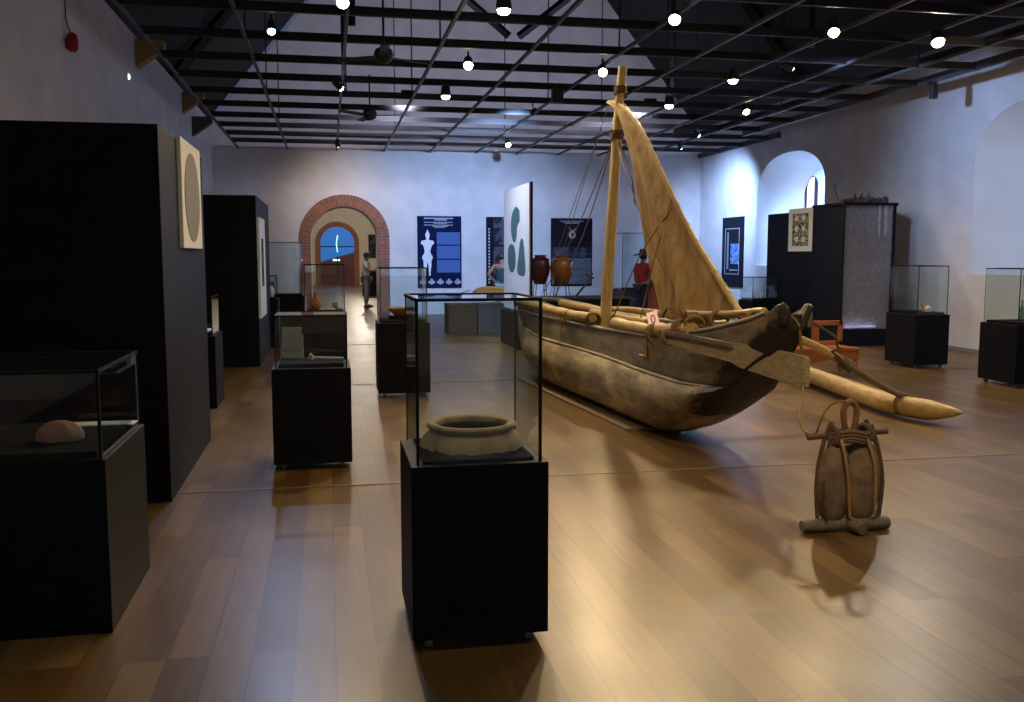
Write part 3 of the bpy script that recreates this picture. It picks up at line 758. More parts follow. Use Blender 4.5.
for i in range(N + 1):
    for j in range(NZ + 1):
        x = .026 + .933 * i / N; z = .30 + 2.16 * j / NZ
        vs.append((x, .050 + .012 * noise.noise(Vector((x * 6, z * 6, 0))) + .012 * noise.noise(Vector((x * 20, z * 20, 4))), z))
for i in range(N):
    for j in range(NZ): fs.append((i * (NZ + 1) + j, (i + 1) * (NZ + 1) + j, (i + 1) * (NZ + 1) + j + 1, i * (NZ + 1) + j + 1))
wr.add(vs, fs)
wr.box(.03, .09, .30, .95, .11, 2.46)
wm, nt, out = new_mat('wrapped_mineral'); b = nt.nodes.new('ShaderNodeBsdfPrincipled')
tc = nt.nodes.new('ShaderNodeTexCoord'); nz = nt.nodes.new('ShaderNodeTexNoise'); nz.inputs['Scale'].default_value = 16; nz.inputs['Detail'].default_value = 12; nz.inputs['Roughness'].default_value = .7
nt.links.new(tc.outputs['Object'], nz.inputs['Vector'])
rp = nt.nodes.new('ShaderNodeValToRGB'); e = rp.color_ramp.elements; e[0].position = .35; e[0].color = (.24, .21, .27, 1); e[1].position = .72; e[1].color = (.46, .41, .53, 1)
nt.links.new(nz.outputs['Fac'], rp.inputs['Fac']); nt.links.new(rp.outputs['Color'], b.inputs['Base Color'])
b.inputs['Roughness'].default_value = .35
bp = nt.nodes.new('ShaderNodeBump'); bp.inputs['Strength'].default_value = 1; bp.inputs['Distance'].default_value = .06
nt.links.new(nz.outputs['Fac'], bp.inputs['Height']); nt.links.new(bp.outputs[0], b.inputs['Normal']); nt.links.new(b.outputs[0], out.inputs[0])
wr.build('mineral_face', wm, cb_, smooth=True)
MB().box(.026, .012, .30, .96, .018, 2.46).build('glass_front', M['glass'], cb_)
ld = bpy.data.lights.new('strip', 'AREA'); ld.shape = 'RECTANGLE'; ld.size = .6; ld.size_y = .012; ld.energy = .4; ld.color = (.75, .72, 1)
lo = bpy.data.objects.new('cabinet_light', ld); COL.objects.link(lo); lo.parent = cb_; lo.location = (.4, .028, .32); lo.rotation_euler = (PI, 0, 0)
# driftwood on top of the cabinet
dw = MB(); random.seed(3)
for k in range(16):
    x0 = .22 + random.random() * .75; y0 = .2 + random.random() * .4
    pts = [(x0, y0, 2.52), (x0 + random.uniform(-.06, .06), y0 + random.uniform(-.05, .05), 2.56 + random.random() * .05), (x0 + random.uniform(-.12, .12), y0 + random.uniform(-.1, .1), 2.57 + random.random() * .13)]
    dw.tube(smooth_path(pts, 3), [.045, .04, .035, .03, .025, .015, .01][:7], 7)
dw.tube(smooth_path([(.1, .4, 2.54), (.45, .42, 2.57), (.95, .38, 2.54)], 4), .045, 8)
o_ = dw.build('driftwood', mat('grey_twisted_wood', (.06, .055, .055), (.10, .09, .085), .9, 16, bump=.5), None, smooth=True); o_.location = (8.9, 14.9, 0)
tag(o_, 'tangle of dark twisted driftwood lying on top of the glittering cabinet', 'driftwood')
tw = MB().tube(smooth_path([(.10, .5, 2.51), (.07, .5, 2.62), (.02, .5, 2.75), (.0, .5, 2.86)], 4), .006, 5)
o_ = tw.build('thin_twig', M['iron'], None, smooth=True); o_.location = (8.9, 14.9, 0); tag(o_, 'single thin upright twig at the left end of the cabinet top', 'twig')

# ------------------------------------------------------------------ posters
def poster(x0, x1, z0, z1, label, m, y=YB):
    r = empty('wall_poster', (x0, y, z0)); tag(r, label, 'poster')
    MB().box(0, -.03, 0, x1 - x0, 0, z1 - z0).build('board', m, r, bevel=.003)
    return r
p = poster(2.36, 3.55, .71, 2.64, 'blue wall poster with a pale statue figure and rows of text', M['navy'])
W, H = 1.19, 1.93
def flat(mb, x0, z0, x1, z1, y=-.034): return mb.box(x0, y, z0, x1, -.029, z1)
random.seed(5)
hd = MB()
for (z, a, b) in ((1.87, .18, .96), (1.83, .46, .80)):
    x = a
    while x < b:
        w_ = random.uniform(.02, .05); flat(hd, x, z - .016, min(x + w_, b), z + .016); x += w_ + .012
hd.build('heading', M['white_lines'], p)
hd = MB()
for (z, a, b) in ((1.765, .18, .96), (1.735, .44, .80), (1.69, .18, .96), (1.66, .40, .82), (1.63, .46, .74)):
    x = a
    while x < b:
        w_ = random.uniform(.015, .04); flat(hd, x, z - .009, min(x + w_, b), z + .009); x += w_ + .009
hd.build('subheading', M['white_lines'], p)
for (z0, z1) in ((.42, .76), (.79, 1.14), (1.17, 1.50)):
    t = MB(); flat(t, .52, z0, 1.15, z1); t.build('text_block', M['text_blue'], p)
# statue: head with crown, shoulders cut at the arms, waist, hips, legs
half = [(.0, 1.57), (.015, 1.54), (.025, 1.50), (.05, 1.47), (.06, 1.42), (.045, 1.36), (.03, 1.32), (.05, 1.29), (.16, 1.27), (.185, 1.20), (.13, 1.16), (.10, 1.10), (.07, .98), (.09, .92), (.13, .86), (.14, .80), (.11, .76), (.10, .70), (.10, .60), (.085, .50), (.075, .40), (.08, .34), (.035, .34), (.02, .6), (.0, .70)]
cx = .27
pl = [(cx + a, z) for a, z in half] + [(cx - a * (1.0 if z > 1 else 1.1), z) for a, z in reversed(half[1:-1])]
s_ = MB().prism(pl, -.036, -.029); s_.build('statue_picture', M['white_board'], p)
for k in range(5):
    c = MB(); x = .14 + k * .235
    for (dx, dz, r) in ((0, .06, .035), (-.05, .0, .04), (.05, 0, .04), (0, -.02, .045)):
        c.add([(x + dx + r * math.cos(a * PI / 6), -.034 - .001 * (dx > 0), .16 + dz + r * math.sin(a * PI / 6)) for a in range(12)], [tuple(range(12))])
    c.build('ornament_picture', mat('pale_pink_print', (.55, .50, .62), None, .6, 6), p, fix=False)
p = poster(4.23, 5.18, .71, 2.63, 'dark photographic poster behind the leaning visitor, beside the stone panel', M['dark_print'])
for (z0, z1) in ((1.17, 1.86), (.62, 1.12), (.05, .57)):
    t = MB(); flat(t, .20, z0, .90, z1); t.build('photo_block', M['text_dark'], p)
t = MB(); z = .12
while z < 1.6: flat(t, .06, z, .10, z + .05); z += .085
t.build('side_lettering', M['white_lines'], p)
t = MB(); flat(t, .45, 1.87, .80, 1.89); t.build('heading', M['white_lines'], p)
p = poster(6.04, 7.22, .74, 2.61, 'black and grey poster with a drawing, behind the mast ropes', M['dark_print'])
t = MB(); flat(t, .03, .06, 1.15, .78); t.build('sea_picture', M['sea_photo'], p)
t = MB(); flat(t, .03, .80, 1.15, 1.08); t.build('cloud_picture', M['text_dark'], p)
t = MB()
for (z, a, b) in ((1.79, .25, .93), (1.76, .34, .84), (1.73, .40, .76), (.45, .62, .92)):
    flat(t, a, z - .006, b, z + .006)
t.build('heading', M['white_lines'], p)
t = MB()
for k in range(4):
    r = .10 - k * .02
    t.tube([(.60 + r * math.cos(a * PI / 8) * (.9 + .1 * (k % 2)), -.036, 1.42 + r * 1.1 * math.sin(a * PI / 8)) for a in range(17)], .006, 4)
t.tube([(.50, -.036, 1.62), (.60, -.036, 1.52), (.72, -.036, 1.60)], .006, 4)
t.build('line_drawing', M['cream'], p)
# tall poster on the right wall (runs along y)
r = empty('wall_poster', (XR, 22.22, .77)); r.scale = (1, .88, 1); tag(r, 'narrow black poster with a small blue photo on the right wall', 'poster')
MB().box(-.03, 0, 0, 0, 1.46, 1.81).build('board', M['dark_print'], r, bevel=.003)
t = MB()
for (a, b, c, d) in ((.25, .33, .27, 1.52), (1.22, .33, 1.24, 1.52), (.25, .33, 1.24, .345), (.25, 1.505, 1.24, 1.52)):
    t.box(-.034, a, b, -.028, c, d)
t.build('thin_border', M['white_lines'], r)
MB().box(-.034, .28, .60, -.028, .84, 1.12).build('blue_photo', M['blue_photo'], r)
MB().box(-.034, .98, .46, -.028, 1.10, 1.42).build('text_column', mat('pale_text', (.22, .25, .33), None, .6, 9), r)
MB().box(-.034, .35, .43, -.028, .90, .45).build('caption', M['white_lines'], r)

# free-standing white panel with three green stones
r = empty('standing_panel', (3.24, 15.0, 0)); tag(r, 'free standing white panel with three green stone pictures, on a black base', 'panel')
MB().box(.02, 0, .62, .06, 2.25, 2.79).build('black_edge', M['edge'], r)
MB().box(-.0, .01, .63, .02, 2.24, 2.78).build('white_face', M['white_board'], r)
def blob(mb, pts):
    P = smooth_path([(0, a, b) for a, b in pts + pts[:1]], 5)[:-1]
    P = [(-.004, q.y, q.z) for q in P]
    n = len(P); mb.add(P + [(0, a, b) for _, a, b in P], [tuple(range(n))] + [(i, (i + 1) % n, n + (i + 1) % n, n + i) for i in range(n)])
b = MB(); blob(b, [(.80, 2.36), (1.10, 2.44), (1.45, 2.32), (1.55, 2.08), (1.42, 1.88), (1.20, 1.82), (1.05, 1.92), (.98, 2.10), (.78, 2.18)]); b.build('stone_picture', M['jade'], r)
b = MB(); blob(b, [(.62, 1.88), (.48, 1.84), (.36, 1.60), (.30, 1.36), (.42, 1.25), (.85, 1.26), (.98, 1.36), (.85, 1.60), (.74, 1.82)]); b.build('stone_picture', M['jade'], r)
b = MB(); blob(b, [(1.55, 1.80), (1.28, 1.76), (1.14, 1.60), (1.16, 1.40), (1.40, 1.29), (1.68, 1.33), (1.82, 1.50), (1.80, 1.72)]); b.build('stone_picture', M['jade'], r)
for z in (0,):
    MB().box(-.12, .3, 0, .20, 1.95, .62).build('base', M['black'], r, bevel=.004)

# ------------------------------------------------------------------ low plinths at the back
def plinth(x0, y0, x1, y1, h, label, m, cat='plinth'):
    o = MB().box(0, 0, .0, x1 - x0, y1 - y0, h - .02); o.box(-.01, -.01, h - .03, x1 - x0 + .01, y1 - y0 + .01, h)
    ob = o.build('low_plinth', m, None, bevel=.005); ob.location = (x0, y0, 0); tag(ob, label, cat, 'low plinths at the back'); return ob
plinth(2.36, 18.6, 2.93, 19.3, .61, 'low dark plinth seen through the nearest case, left of the blue grey one', M['grey_plinth'])
plinth(2.96, 18.6, 3.55, 19.4, .61, 'low blue grey plinth seen through the nearest case, left of the boat stern', M['blue_plinth'])
tg = MB().tube(smooth_path([(0, 0, .16), (.12, 0, .25), (.4, 0, .26), (.66, 0, .22), (.72, 0, .12)], 5), [.10 + .05 * math.sin(PI * i / 20) for i in range(21)], 14)
art(tg, 'wooden_trough', M['pale_wood'], 'pale rounded wooden block lying on the blue grey low plinth', 'carving', (2.94, 18.95, .55))
rd = MB().tube(smooth_path([(0, 0, .0), (.03, 0, .14), (.12, 0, .22), (.30, 0, .27)], 4), .012, 6)
art(rd, 'curved_rod', M['rail_wood'], 'thin curved grey rod on the low dark plinth under the blue poster', 'rod', (2.55, 18.9, .61))
pf = MB(); arc = [(0, .2), (.3, 0), (1.6, -.1)] + [(2.0, 0), (2.25, .35), (2.35, .9), (2.3, 1.6), (0, 1.6)]
pf.prism(arc, 0, .68, 'z'); pf.prism([(x * 1.02 - .02, y * 1.02 - .02) for x, y in arc], .66, .71, 'z')
ob = pf.build('low_plinth', M['black']); ob.location = (4.05, 18.3, 0); tag(ob, 'wide round ended black plinth carrying the two jars and the old anchor', 'plinth')
def big_jar(x, y, h, r, m, label, tall):
    t = empty('storage_jar', (x, y, .71)); tag(t, label, 'jar', 'glazed jars on iron stands')
    z0 = .27
    pr = [(r * .50, 0), (r * .62, .03), (r * .86, h * .3), (r, h * .55), (r * .97, h * .75), (r * .80, h * .88), (r * .55, h * .93), (r * .55, h * .97), (r * .66, h), (r * .60, h), (r * .48, h * .95), (r * .48, h * .9)]
    MB().lathe([(a, b + z0) for a, b in pr], 30).build('jar_body', m, t, smooth=True)
    for k in range(4):
        a = PI / 4 + k * PI / 2
        hk = MB().tube(smooth_path([(r * .80 * math.cos(a - .2), r * .80 * math.sin(a - .2), z0 + h * .82), (r * 1.05 * math.cos(a), r * 1.05 * math.sin(a), z0 + h * .86), (r * .80 * math.cos(a + .2), r * .80 * math.sin(a + .2), z0 + h * .82)], 3), .014, 6)
        hk.build('lug', m, t, smooth=True)
    s = empty('jar_stand', (x, y, .71)); tag(s, label.replace('glazed jar', 'iron stand under the glazed jar'), 'stand', 'iron stands under the jars')
    s_ = MB(); s_.tube([(r * .66 * math.cos(a * PI / 12), r * .66 * math.sin(a * PI / 12), z0 + .05) for a in range(25)], .010, 5); s_.build('ring', M['iron'], s)
    for k in range(4):
        a = PI / 4 + k * PI / 2
        MB().tube([(r * .66 * math.cos(a), r * .66 * math.sin(a), z0 + .05), (r * .82 * math.cos(a), r * .82 * math.sin(a), 0)], .010, 5).build('leg', M['iron'], s)
big_jar(4.44, 19.45, .62, .215, M['jar_dark'], 'dark red brown glazed jar, left one of the pair', 1)
big_jar(4.85, 19.2, .60, .245, M['jar_amber'], 'amber glazed jar, right one of the pair', 1)
an = MB().tube(smooth_path([(0, 0, .02), (.17, 0, .22), (.33, 0, .44)], 4), .022, 8)
an.tube(smooth_path([(.22, 0, .50), (.30, .0, .44), (.40, 0, .40)], 3), .018, 7); an.tube([(.33, 0, .43), (.36, 0, .52)], .02, 7)
art(an, 'old_anchor', M['iron'], 'slanting rusty iron anchor on the black round ended plinth', 'anchor', (5.08, 18.9, .71))
# far room plinth and wall panel
ob = MB().box(1.32, 37, 0, 2.25, 37.8, .95).build('low_plinth', M['black'], None, bevel=.005); tag(ob, 'black plinth beyond the doorway, behind the man in white', 'plinth')
ob = MB().box(2.15, Y2 - .06, 1.44, 2.75, Y2, 2.7).build('wall_poster', M['text_dark'], None, bevel=.004); tag(ob, 'small dark poster on the far wall beyond the doorway', 'poster')

# ------------------------------------------------------------------ openwork red wood chair behind the bow
ch = empty('wooden_chair', (5.75, 11.2, 0), .0); tag(ch, 'reddish wooden settee with openwork back, half hidden behind the bow of the boat', 'chair'); ch.scale = (1.17, 1, .93)
MB().box(0, 0, .34, 1.0, .46, .40).build('seat', M['red_wood'], ch, bevel=.01)
bk = MB()
bk.box(0, .42, .40, .05, .47, .76); bk.box(.95, .42, .40, 1.0, .47, .76); bk.box(0, .42, .69, 1.0, .47, .76); bk.box(0, .42, .40, 1.0, .47, .46)
bk.box(.36, .42, .46, .42, .47, .70); bk.box(.62, .42, .46, .70, .47, .70)
bk.build('backrest', M['red_wood'], ch, bevel=.006)
for (x, y) in ((0, 0), (.94, 0), (0, .41), (.94, .41)):
    MB().tube(smooth_path([(x + .03, y + .03, .35), (x + .03, y + .03, .15), (x + (.0 if x < .5 else .06), y + .03, 0)], 3), [.03] * 7, 8).build('leg', M['red_wood'], ch, smooth=True)
ap = MB().prism([(0, .34), (1, .34), (1, .22), (.8, .27), (.5, .20), (.2, .17), (0, .10)], .0, .025); ap.build('apron', M['red_wood'], ch)

# ------------------------------------------------------------------ fans, speaker, wall bits
def fan(x, y, z, label, rot=0, up=.7):
    f = empty('ceiling_fan', (x, y, z), rot); tag(f, label, 'fan', 'ceiling fans')
    MB().lathe([(.03, .16), (.10, .12), (.12, .06), (.10, .0), (.05, -.04), (.001, -.05)], 20).build('motor', M['beam'], f, smooth=True)
    MB().tube([(0, 0, .12), (0, 0, up)], .014, 6).build('down_rod', M['beam'], f)
    for k in range(3):
        a = k * 2 * PI / 3
        T = Matrix.Rotation(a, 4, 'Z') @ Matrix.Rotation(math.radians(10), 4, 'X')
        MB().box(.10, -.055, .03, .66, .055, .042, T).build('blade', M['beam'], f)
fan(.70, 11.5, 3.92, 'nearer ceiling fan at upper left, below the warm bright spotlight', .5)
fan(.73, 16.0, 3.88, 'farther ceiling fan at upper left, beside the small blue spotlight', -.3)
sp = empty('projector_box', (3.70, 15.0, 4.18)); tag(sp, 'small black box hung on the grid above the blue spotlight', 'speaker')
MB().box(-.09, -.07, -.13, .09, .07, .11).build('body', M['housing'], sp, bevel=.01); MB().box(-.02, -.02, .11, .02, .02, .16).build('bracket', M['housing'], sp)
sp = empty('wall_speaker', (9.46, 13.5, 4.22)); tag(sp, 'small black bracket device hanging under the right hand edge of the grid', 'speaker')
MB().box(-.05, -.05, -.16, .05, .05, .06).build('body', M['housing'], sp, bevel=.01); MB().box(-.12, -.02, .05, .05, .02, .11).build('bracket', M['housing'], sp)
rl_ = empty('alarm_bell', (XL, 11.5, 3.98)); tag(rl_, 'small red device hanging from a cord high on the left wall', 'alarm')
MB().lathe([(.03, .10), (.05, .08), (.065, 0), (.06, -.08), (.03, -.11)], 18).build('body', M['red_plastic'], rl_, smooth=True).location = (.07, 0, 0)
MB().tube([(.05, 0, .10), (.012, 0, .25), (.012, 0, .75)], .006, 5).build('cord', M['iron'], rl_)
wl = empty('wall_light', (XL, 14.8, 4.20)); tag(wl, 'tiny round white light on the left wall above the near partition', 'lamp')
MB().lathe([(.05, 0), (.05, .02), (.03, .03)], 16).build('rim', M['white_board'], wl, smooth=True).rotation_euler = (0, PI / 2, 0)
MB().lathe([(.045, .025), (.03, .04), (.001, .045)], 16).build('lens', emit('wall_light_lens', (.85, .9, 1), 3), wl, smooth=True).rotation_euler = (0, PI / 2, 0)
# ------------------------------------------------------------------ the outrigger boat
boat = empty('outrigger_boat', (2.95, 9.5, 0)); BO = Vector((2.95, 9.5, 0))
tag(boat, 'long wooden outrigger sailing boat with mast and tan sail on the hall floor', 'boat')
def B(mb, name, m, parent=None, smooth=True, bevel=0):
    mb.v = [tuple(Vector(v) - BO) for v in mb.v]
    return mb.build(name, m, parent or boat, smooth=smooth, bevel=bevel)
YS, YE = 12.95, 5.95      # stern, bow
xc = lambda y: 3.2 - (y - 6) * .075
ZB = [(5.95, 1.10), (5.98, 1.06), (6.11, .94), (6.31, .80), (6.49, .66), (6.71, .50), (7.03, .32), (7.36, .17), (7.7, .07), (8.1, .03), (10.9, .03), (11.6, .09), (12.2, .28), (12.6, .50), (12.85, .75), (12.95, .88)]
ZB = [(p_.x, p_.y) for p_ in smooth_path([(a, b, 0) for a, b in ZB], 6)]
ZG = [(5.95, 1.24), (6.02, 1.27), (6.12, 1.19), (6.34, 1.12), (6.8, 1.02), (7.3, .93), (7.9, .875), (9, .85), (11.2, .85), (12.0, .89), (12.6, .96), (12.9, 1.01), (12.95, 1.0)]
ZL = [(5.95, .8), (6.3, .66), (6.7, .57), (7.2, .545), (8.0, .57), (9, .60), (11.2, .60), (12.0, .64), (12.6, .74), (12.95, .9)]
def fw(y):   # how full the section is, 0 at the stems
    a = min(1, max(0, (y - 5.95) / 2.1)); b = min(1, max(0, (12.95 - y) / 2.2))
    s = lambda t: math.sin(t * PI / 2) ** .85
    return s(a) * s(b)
def ystem(z): # y of the bow profile at height z
    lo = None
    for (y0, z0), (y1, z1) in zip(ZB[:55], ZB[1:55]):
        if z1 <= z <= z0: return lerp(y0, y1, (z0 - z) / (z0 - z1 + 1e-9))
    return 5.95 if z > 1 else 8.1
TAR = [(.0, .0), (.2, .04), (.32, .08), (.5, .20), (.75, .30), (1.0, .26), (1.12, .16), (1.2, .08), (1.4, .06)]
def tarv(y, z):
    d = (y - ystem(z)) ; w = interp(TAR, z)
    v = .5 + (w - d) * 1.6
    if z < .42: v = min(v, .5 + (z - .30) * 3)
    return max(0, min(1, v))
def set_tar(o):
    at = o.data.attributes.new('tar', 'FLOAT', 'POINT')
    for i, v in enumerate(o.data.vertices):
        at.data[i].value = tarv(v.co.y + BO.y, v.co.z)
NY = 150
yy = [YE + (YS - YE) * (i / NY) for i in range(NY + 1)]
# lower hull: dug-out log
SEC = 30
vs = []; fs = []
for y in yy:
    zb = interp(ZB, y); zl = max(interp(ZL, y), zb + .012); f = fw(y)
    wl_ = .27 * f + .010; wb = .37 * f + .012
    for k in range(SEC + 1):
        t = -1 + 2 * k / SEC; a = abs(t); s = -1 if t < 0 else 1
        ang = a * PI * .5 * 1.36
        hz = zb + (zl - zb) * (1 - math.cos(min(ang, PI * .68))) / (1 - math.cos(PI * .68))
        wx = wb * math.sin(ang) ** .8 if ang > 0 else 0
        if ang > PI / 2: wx = wb + (wl_ - wb) * ((ang - PI / 2) / (PI * .18)) ** 1.4
        lump = .012 * noise.noise(Vector((t * 3, y * 1.3, 0))) * f
        vs.append((xc(y) + s * (wx + lump), y, hz))
for i in range(NY):
    for k in range(SEC): fs.append((i * (SEC + 1) + k, i * (SEC + 1) + k + 1, (i + 1) * (SEC + 1) + k + 1, (i + 1) * (SEC + 1) + k))
o = B(MB().add(vs, fs), 'dugout_hull', M['hull']); set_tar(o)
sd = o.modifiers.new('thick', 'SOLIDIFY'); sd.thickness = .03; sd.offset = 0
# ledge between log and side planks
for s in (-1, 1):
    mb = MB(); P = []
    for y in yy[16:-14:2]:
        P.append((xc(y) + s * (.285 * fw(y) + .012), y, interp(ZL, y)))
    mb.tube(P, .022, 8, squash=.6); o = B(mb, 'ledge_strip', M['hull']); set_tar(o)
# side planks (washstrakes)
for s in (-1, 1):
    vs = []; fs = []; R = 10
    for y in yy:
        zb = interp(ZB, y); zl = max(interp(ZL, y), zb - .02); zg = max(interp(ZG, y), zl + .02); f = fw(y)
        for k in range(R + 1):
            t = k / R
            flare = .245 * f + .02 + (.075 * (1 - f)) * t
            vs.append((xc(y) + s * (flare + .004 * noise.noise(Vector((y * 2, t * 3, s)))), y, lerp(zl, zg, t)))
    for i in range(NY):
        for k in range(R): fs.append((i * (R + 1) + k, i * (R + 1) + k + 1, (i + 1) * (R + 1) + k + 1, (i + 1) * (R + 1) + k))
    pk = MB().add(vs, fs)
    m_ = M.get('strake')
    if not m_:
        m_ = M['hull'].copy(); m_.name = 'strake_timber'
        rp_ = [n_ for n_ in m_.node_tree.nodes if n_.bl_idname == 'ShaderNodeValToRGB'][0].color_ramp.elements
        rp_[0].color = (.10, .08, .05, 1); rp_[1].color = (.22, .18, .115, 1); rp_[2].color = (.34, .285, .19, 1)
        M['strake'] = m_
    o = B(pk, 'side_plank', m_); set_tar(o)
    sd = o.modifiers.new('thick', 'SOLIDIFY'); sd.thickness = .032; sd.offset = 0
    # gunwale rail
    P = [(xc(y) + s * (.245 * fw(y) + .02 + .075 * (1 - fw(y)) + .004), y, interp(ZG, y) + .008) for y in yy[4:-4:2]]
    o = B(MB().tube(P, .024, 8, squash=.8), 'gunwale_rail', M['rail_wood'])
    # blunt carved stem-head at bow and stern
    for yb in (5.99, 12.9):
        xx = xc(yb) + s * .095
        hb = MB().lathe([(.001, .045), (.024, .04), (.040, .02), (.044, -.01), (.045, -.05), (.03, -.10)], 14, c=(xx, yb, interp(ZG, yb) - (.03 if s < 0 else .06)), sx=.55)
        B(hb, 'stem_head', M['old_wood'] if s > 0 else mat('tarred_head', (.022, .017, .013), (.045, .036, .026), .7, 30))
# tarred block joining the boards at the bow and stern
for (ya, yb, m_) in ((5.97, 6.30, 0), (12.66, 12.93, 0)):
    mb = MB(); 
    for i in range(3): pass
    pts = [(ya, interp(ZB, ya) + .01), (yb, interp(ZB, yb) + .01), (yb, interp(ZG, yb) - .12), (ya, interp(ZG, ya) - .06)]
    mb.prism(pts, xc(ya) - .04, xc(ya) + .04, 'x')
    B(mb, 'stem_block', mat('tar_black', (.018, .013, .010), (.03, .022, .015), .6, 20, bump=.3), smooth=False)
# bottom plank the hull rests on
ob = MB().box(-.50, -1.9, 0, .25, 1.7, .025).build('support_board', mat('tan_board', (.26, .16, .07), (.20, .12, .05), .5, 5, stretch=(8, 1, 1)), None, bevel=.004)
ob.location = (3.0, 9.95, 0); ob.rotation_euler = (0, 0, .075); tag(ob, 'long tan board lying under the keel of the boat', 'board')

# logs lying along the gunwale, with coir lashings
def log(pts, r, name='gunwale_log', m=None, n=14, taper=None):
    P = smooth_path(pts, 6)
    R_ = [r * (1 + .08 * math.sin(i * 1.3)) * (lerp(1, taper, i / (len(P) - 1)) if taper else 1) for i in range(len(P))]
    return B(MB().tube(P, R_, n), name, m or M['log'])
log([(2.50, 12.3, .985), (2.58, 11.2, .955), (2.64, 10.2, .94), (2.70, 9.35, .945)], .058, taper=.85)
log([(2.765, 8.78, .93), (2.80, 8.2, .925), (2.83, 7.72, .935)], .060, taper=.92)
log([(2.83, 7.72, .95), (2.86, 7.45, .965), (2.90, 7.12, .99)], .062)
log([(2.93, 11.6, .98), (3.02, 10.6, .965), (3.08, 9.9, .95)], .050, m=M['pale_wood'])
log([(3.00, 10.4, .93), (3.02, 9.6, .93), (3.05, 8.6, .94)], .050, m=M['pale_wood'])
log([(2.93, 12.6, .99), (2.98, 11.8, 1.01), (3.06, 10.6, .99), (3.10, 9.9, .96), (3.20, 8.6, .96), (3.24, 8.0, .98)], .026, 'side_pole', M['rail_wood'])
log([(2.98, 7.55, 1.10), (3.08, 6.95, 1.13), (3.14, 6.35, 1.19)], .028, 'bow_pole', M['log'])
log([(3.06, 7.75, 1.02), (3.12, 7.0, 1.03), (3.16, 6.5, 1.06)], .040, 'bow_pole', M['log'])
def lashing(c, r, turns=3, axis=(0, 1, 0), sp=.016, m='rope', rz=None, name='lashing', thick=.009):
    ax = Vector(axis).normalized(); a = ax.orthogonal().normalized(); b = ax.cross(a)
    P = []
    for i in range(turns * 14 + 1):
        t = i / 14
        P.append(Vector(c) + ax * ((t - turns / 2) * sp) + a * math.cos(2 * PI * t) * r + b * math.sin(2 * PI * t) * (rz or r))
    return B(MB().tube(P, thick, 6), name, M[m])
lashing((2.71, 9.38, .92), .075, 5, m='rope_dark'); lashing((3.09, 9.85, .95), .05, 4, m='rope_dark'); lashing((2.66, 10.1, .91), .075, 3)
lashing((2.825, 7.75, .90), .085, 5, rz=.10, sp=.02); lashing((2.88, 7.30, .99), .08, 6); lashing((3.0, 7.35, 1.06), .06, 7, sp=.03)
lashing((3.07, 7.0, 1.08), .075, 3); lashing((3.12, 6.45, 1.13), .06, 4, m='rope'); lashing((2.93, 7.15, 1.02), .085, 4, axis=(.4, 1, .2), sp=.02)
# frayed lashing tufts
mb = MB(); random.seed(11)
for i in range(26):
    p = Vector((2.93, 7.35, 1.05)); d = Vector((random.uniform(-.12, .12), random.uniform(-.16, .16), random.uniform(-.04, .11)))
    mb.tube([p + d * .2, p + d * .7 + Vector((0, 0, .02)), p + d], .005, 4)
B(mb, 'rope_fray', M['rope'])
# strap and pegs through the near side plank
for y in (7.9, 10.3):
    x = xc(y) - (.245 * fw(y) + .02) - .02
    B(MB().box(x - .006, y - .035, .70, x + .004, y + .035, .90), 'lashing_strap', M['rope'], smooth=False)
    B(MB().tube([(x - .03, y - .05, .705), (x - .03, y + .06, .700)], .014, 7), 'peg', M['pale_wood'])
# thwart seats
for y in (8.4, 9.9, 11.3):
    B(MB().box(xc(y) - .24, y - .06, .80, xc(y) + .24, y + .06, .825), 'thwart', M['plank'], smooth=False, bevel=.004)
# mast with lashings
mp_ = [(2.925, 9.62, .62), (2.925, 9.62, 1.02), (2.930, 9.50, 1.8), (2.945, 9.40, 2.6), (2.95, 9.33, 3.1), (2.965, 9.25, 3.50)]
mst = B(MB().tube(smooth_path(mp_, 6), [.062] * 7 + [.058] * 8 + [.053] * 8 + [.045] * 8, 14), 'mast', M['mast'])
lashing((2.945, 9.38, 2.83), .062, 5, axis=(0, 0, 1), sp=.02, m='rope_dark', name='mast_lashing', thick=.012)
lashing((2.955, 9.30, 3.27), .058, 4, axis=(0, 0, 1), sp=.02, m='rope_dark', name='mast_lashing', thick=.012)
B(MB().tube([(2.90, 9.28, 3.26), (3.02, 9.30, 3.20)], .022, 8), 'mast_peg', M['branch'])
# sail: luff from tack to peak along a curved yard, leech hanging back, folded
yard = smooth_path([(3.14, 6.70, 1.13), (3.135, 6.86, 1.22), (3.11, 7.12, 1.42), (3.07, 7.66, 1.82), (3.03, 8.25, 2.35), (3.0, 8.72, 2.78), (2.96, 9.05, 3.02), (2.935, 9.35, 3.15), (2.915, 9.58, 3.20)], 6)
leech = smooth_path([(3.02, 8.27, 1.03), (3.015, 8.42, 1.35), (3.01, 8.64, 1.75), (3.0, 8.80, 2.15), (2.985, 8.95, 2.5), (2.965, 9.15, 2.80), (2.95, 9.28, 2.98), (2.94, 9.38, 3.08), (2.93, 9.45, 3.15)], 6)
NU = 26; vs = []; fs = []
for i, (a, b) in enumerate(zip(yard, leech)):
    h = i / (len(yard) - 1)
    for k in range(NU + 1):
        t = k / NU
        p = a.lerp(b, t)
        f = math.sin(PI * t)
        fold = .045 * math.sin(t * 9 + h * 2.0) * (1 - h) * (.3 + f) + .03 * math.sin(t * 21 + h * 6) * (1 - h) ** 1.5
        sag = -.05 * f * (1 - h)
        vs.append((p.x + fold - .05 * f, p.y, p.z + sag * (1 if h < .1 else .2)))
for i in range(len(yard) - 1):
    for k in range(NU): fs.append((i * (NU + 1) + k, i * (NU + 1) + k + 1, (i + 1) * (NU + 1) + k + 1, (i + 1) * (NU + 1) + k))
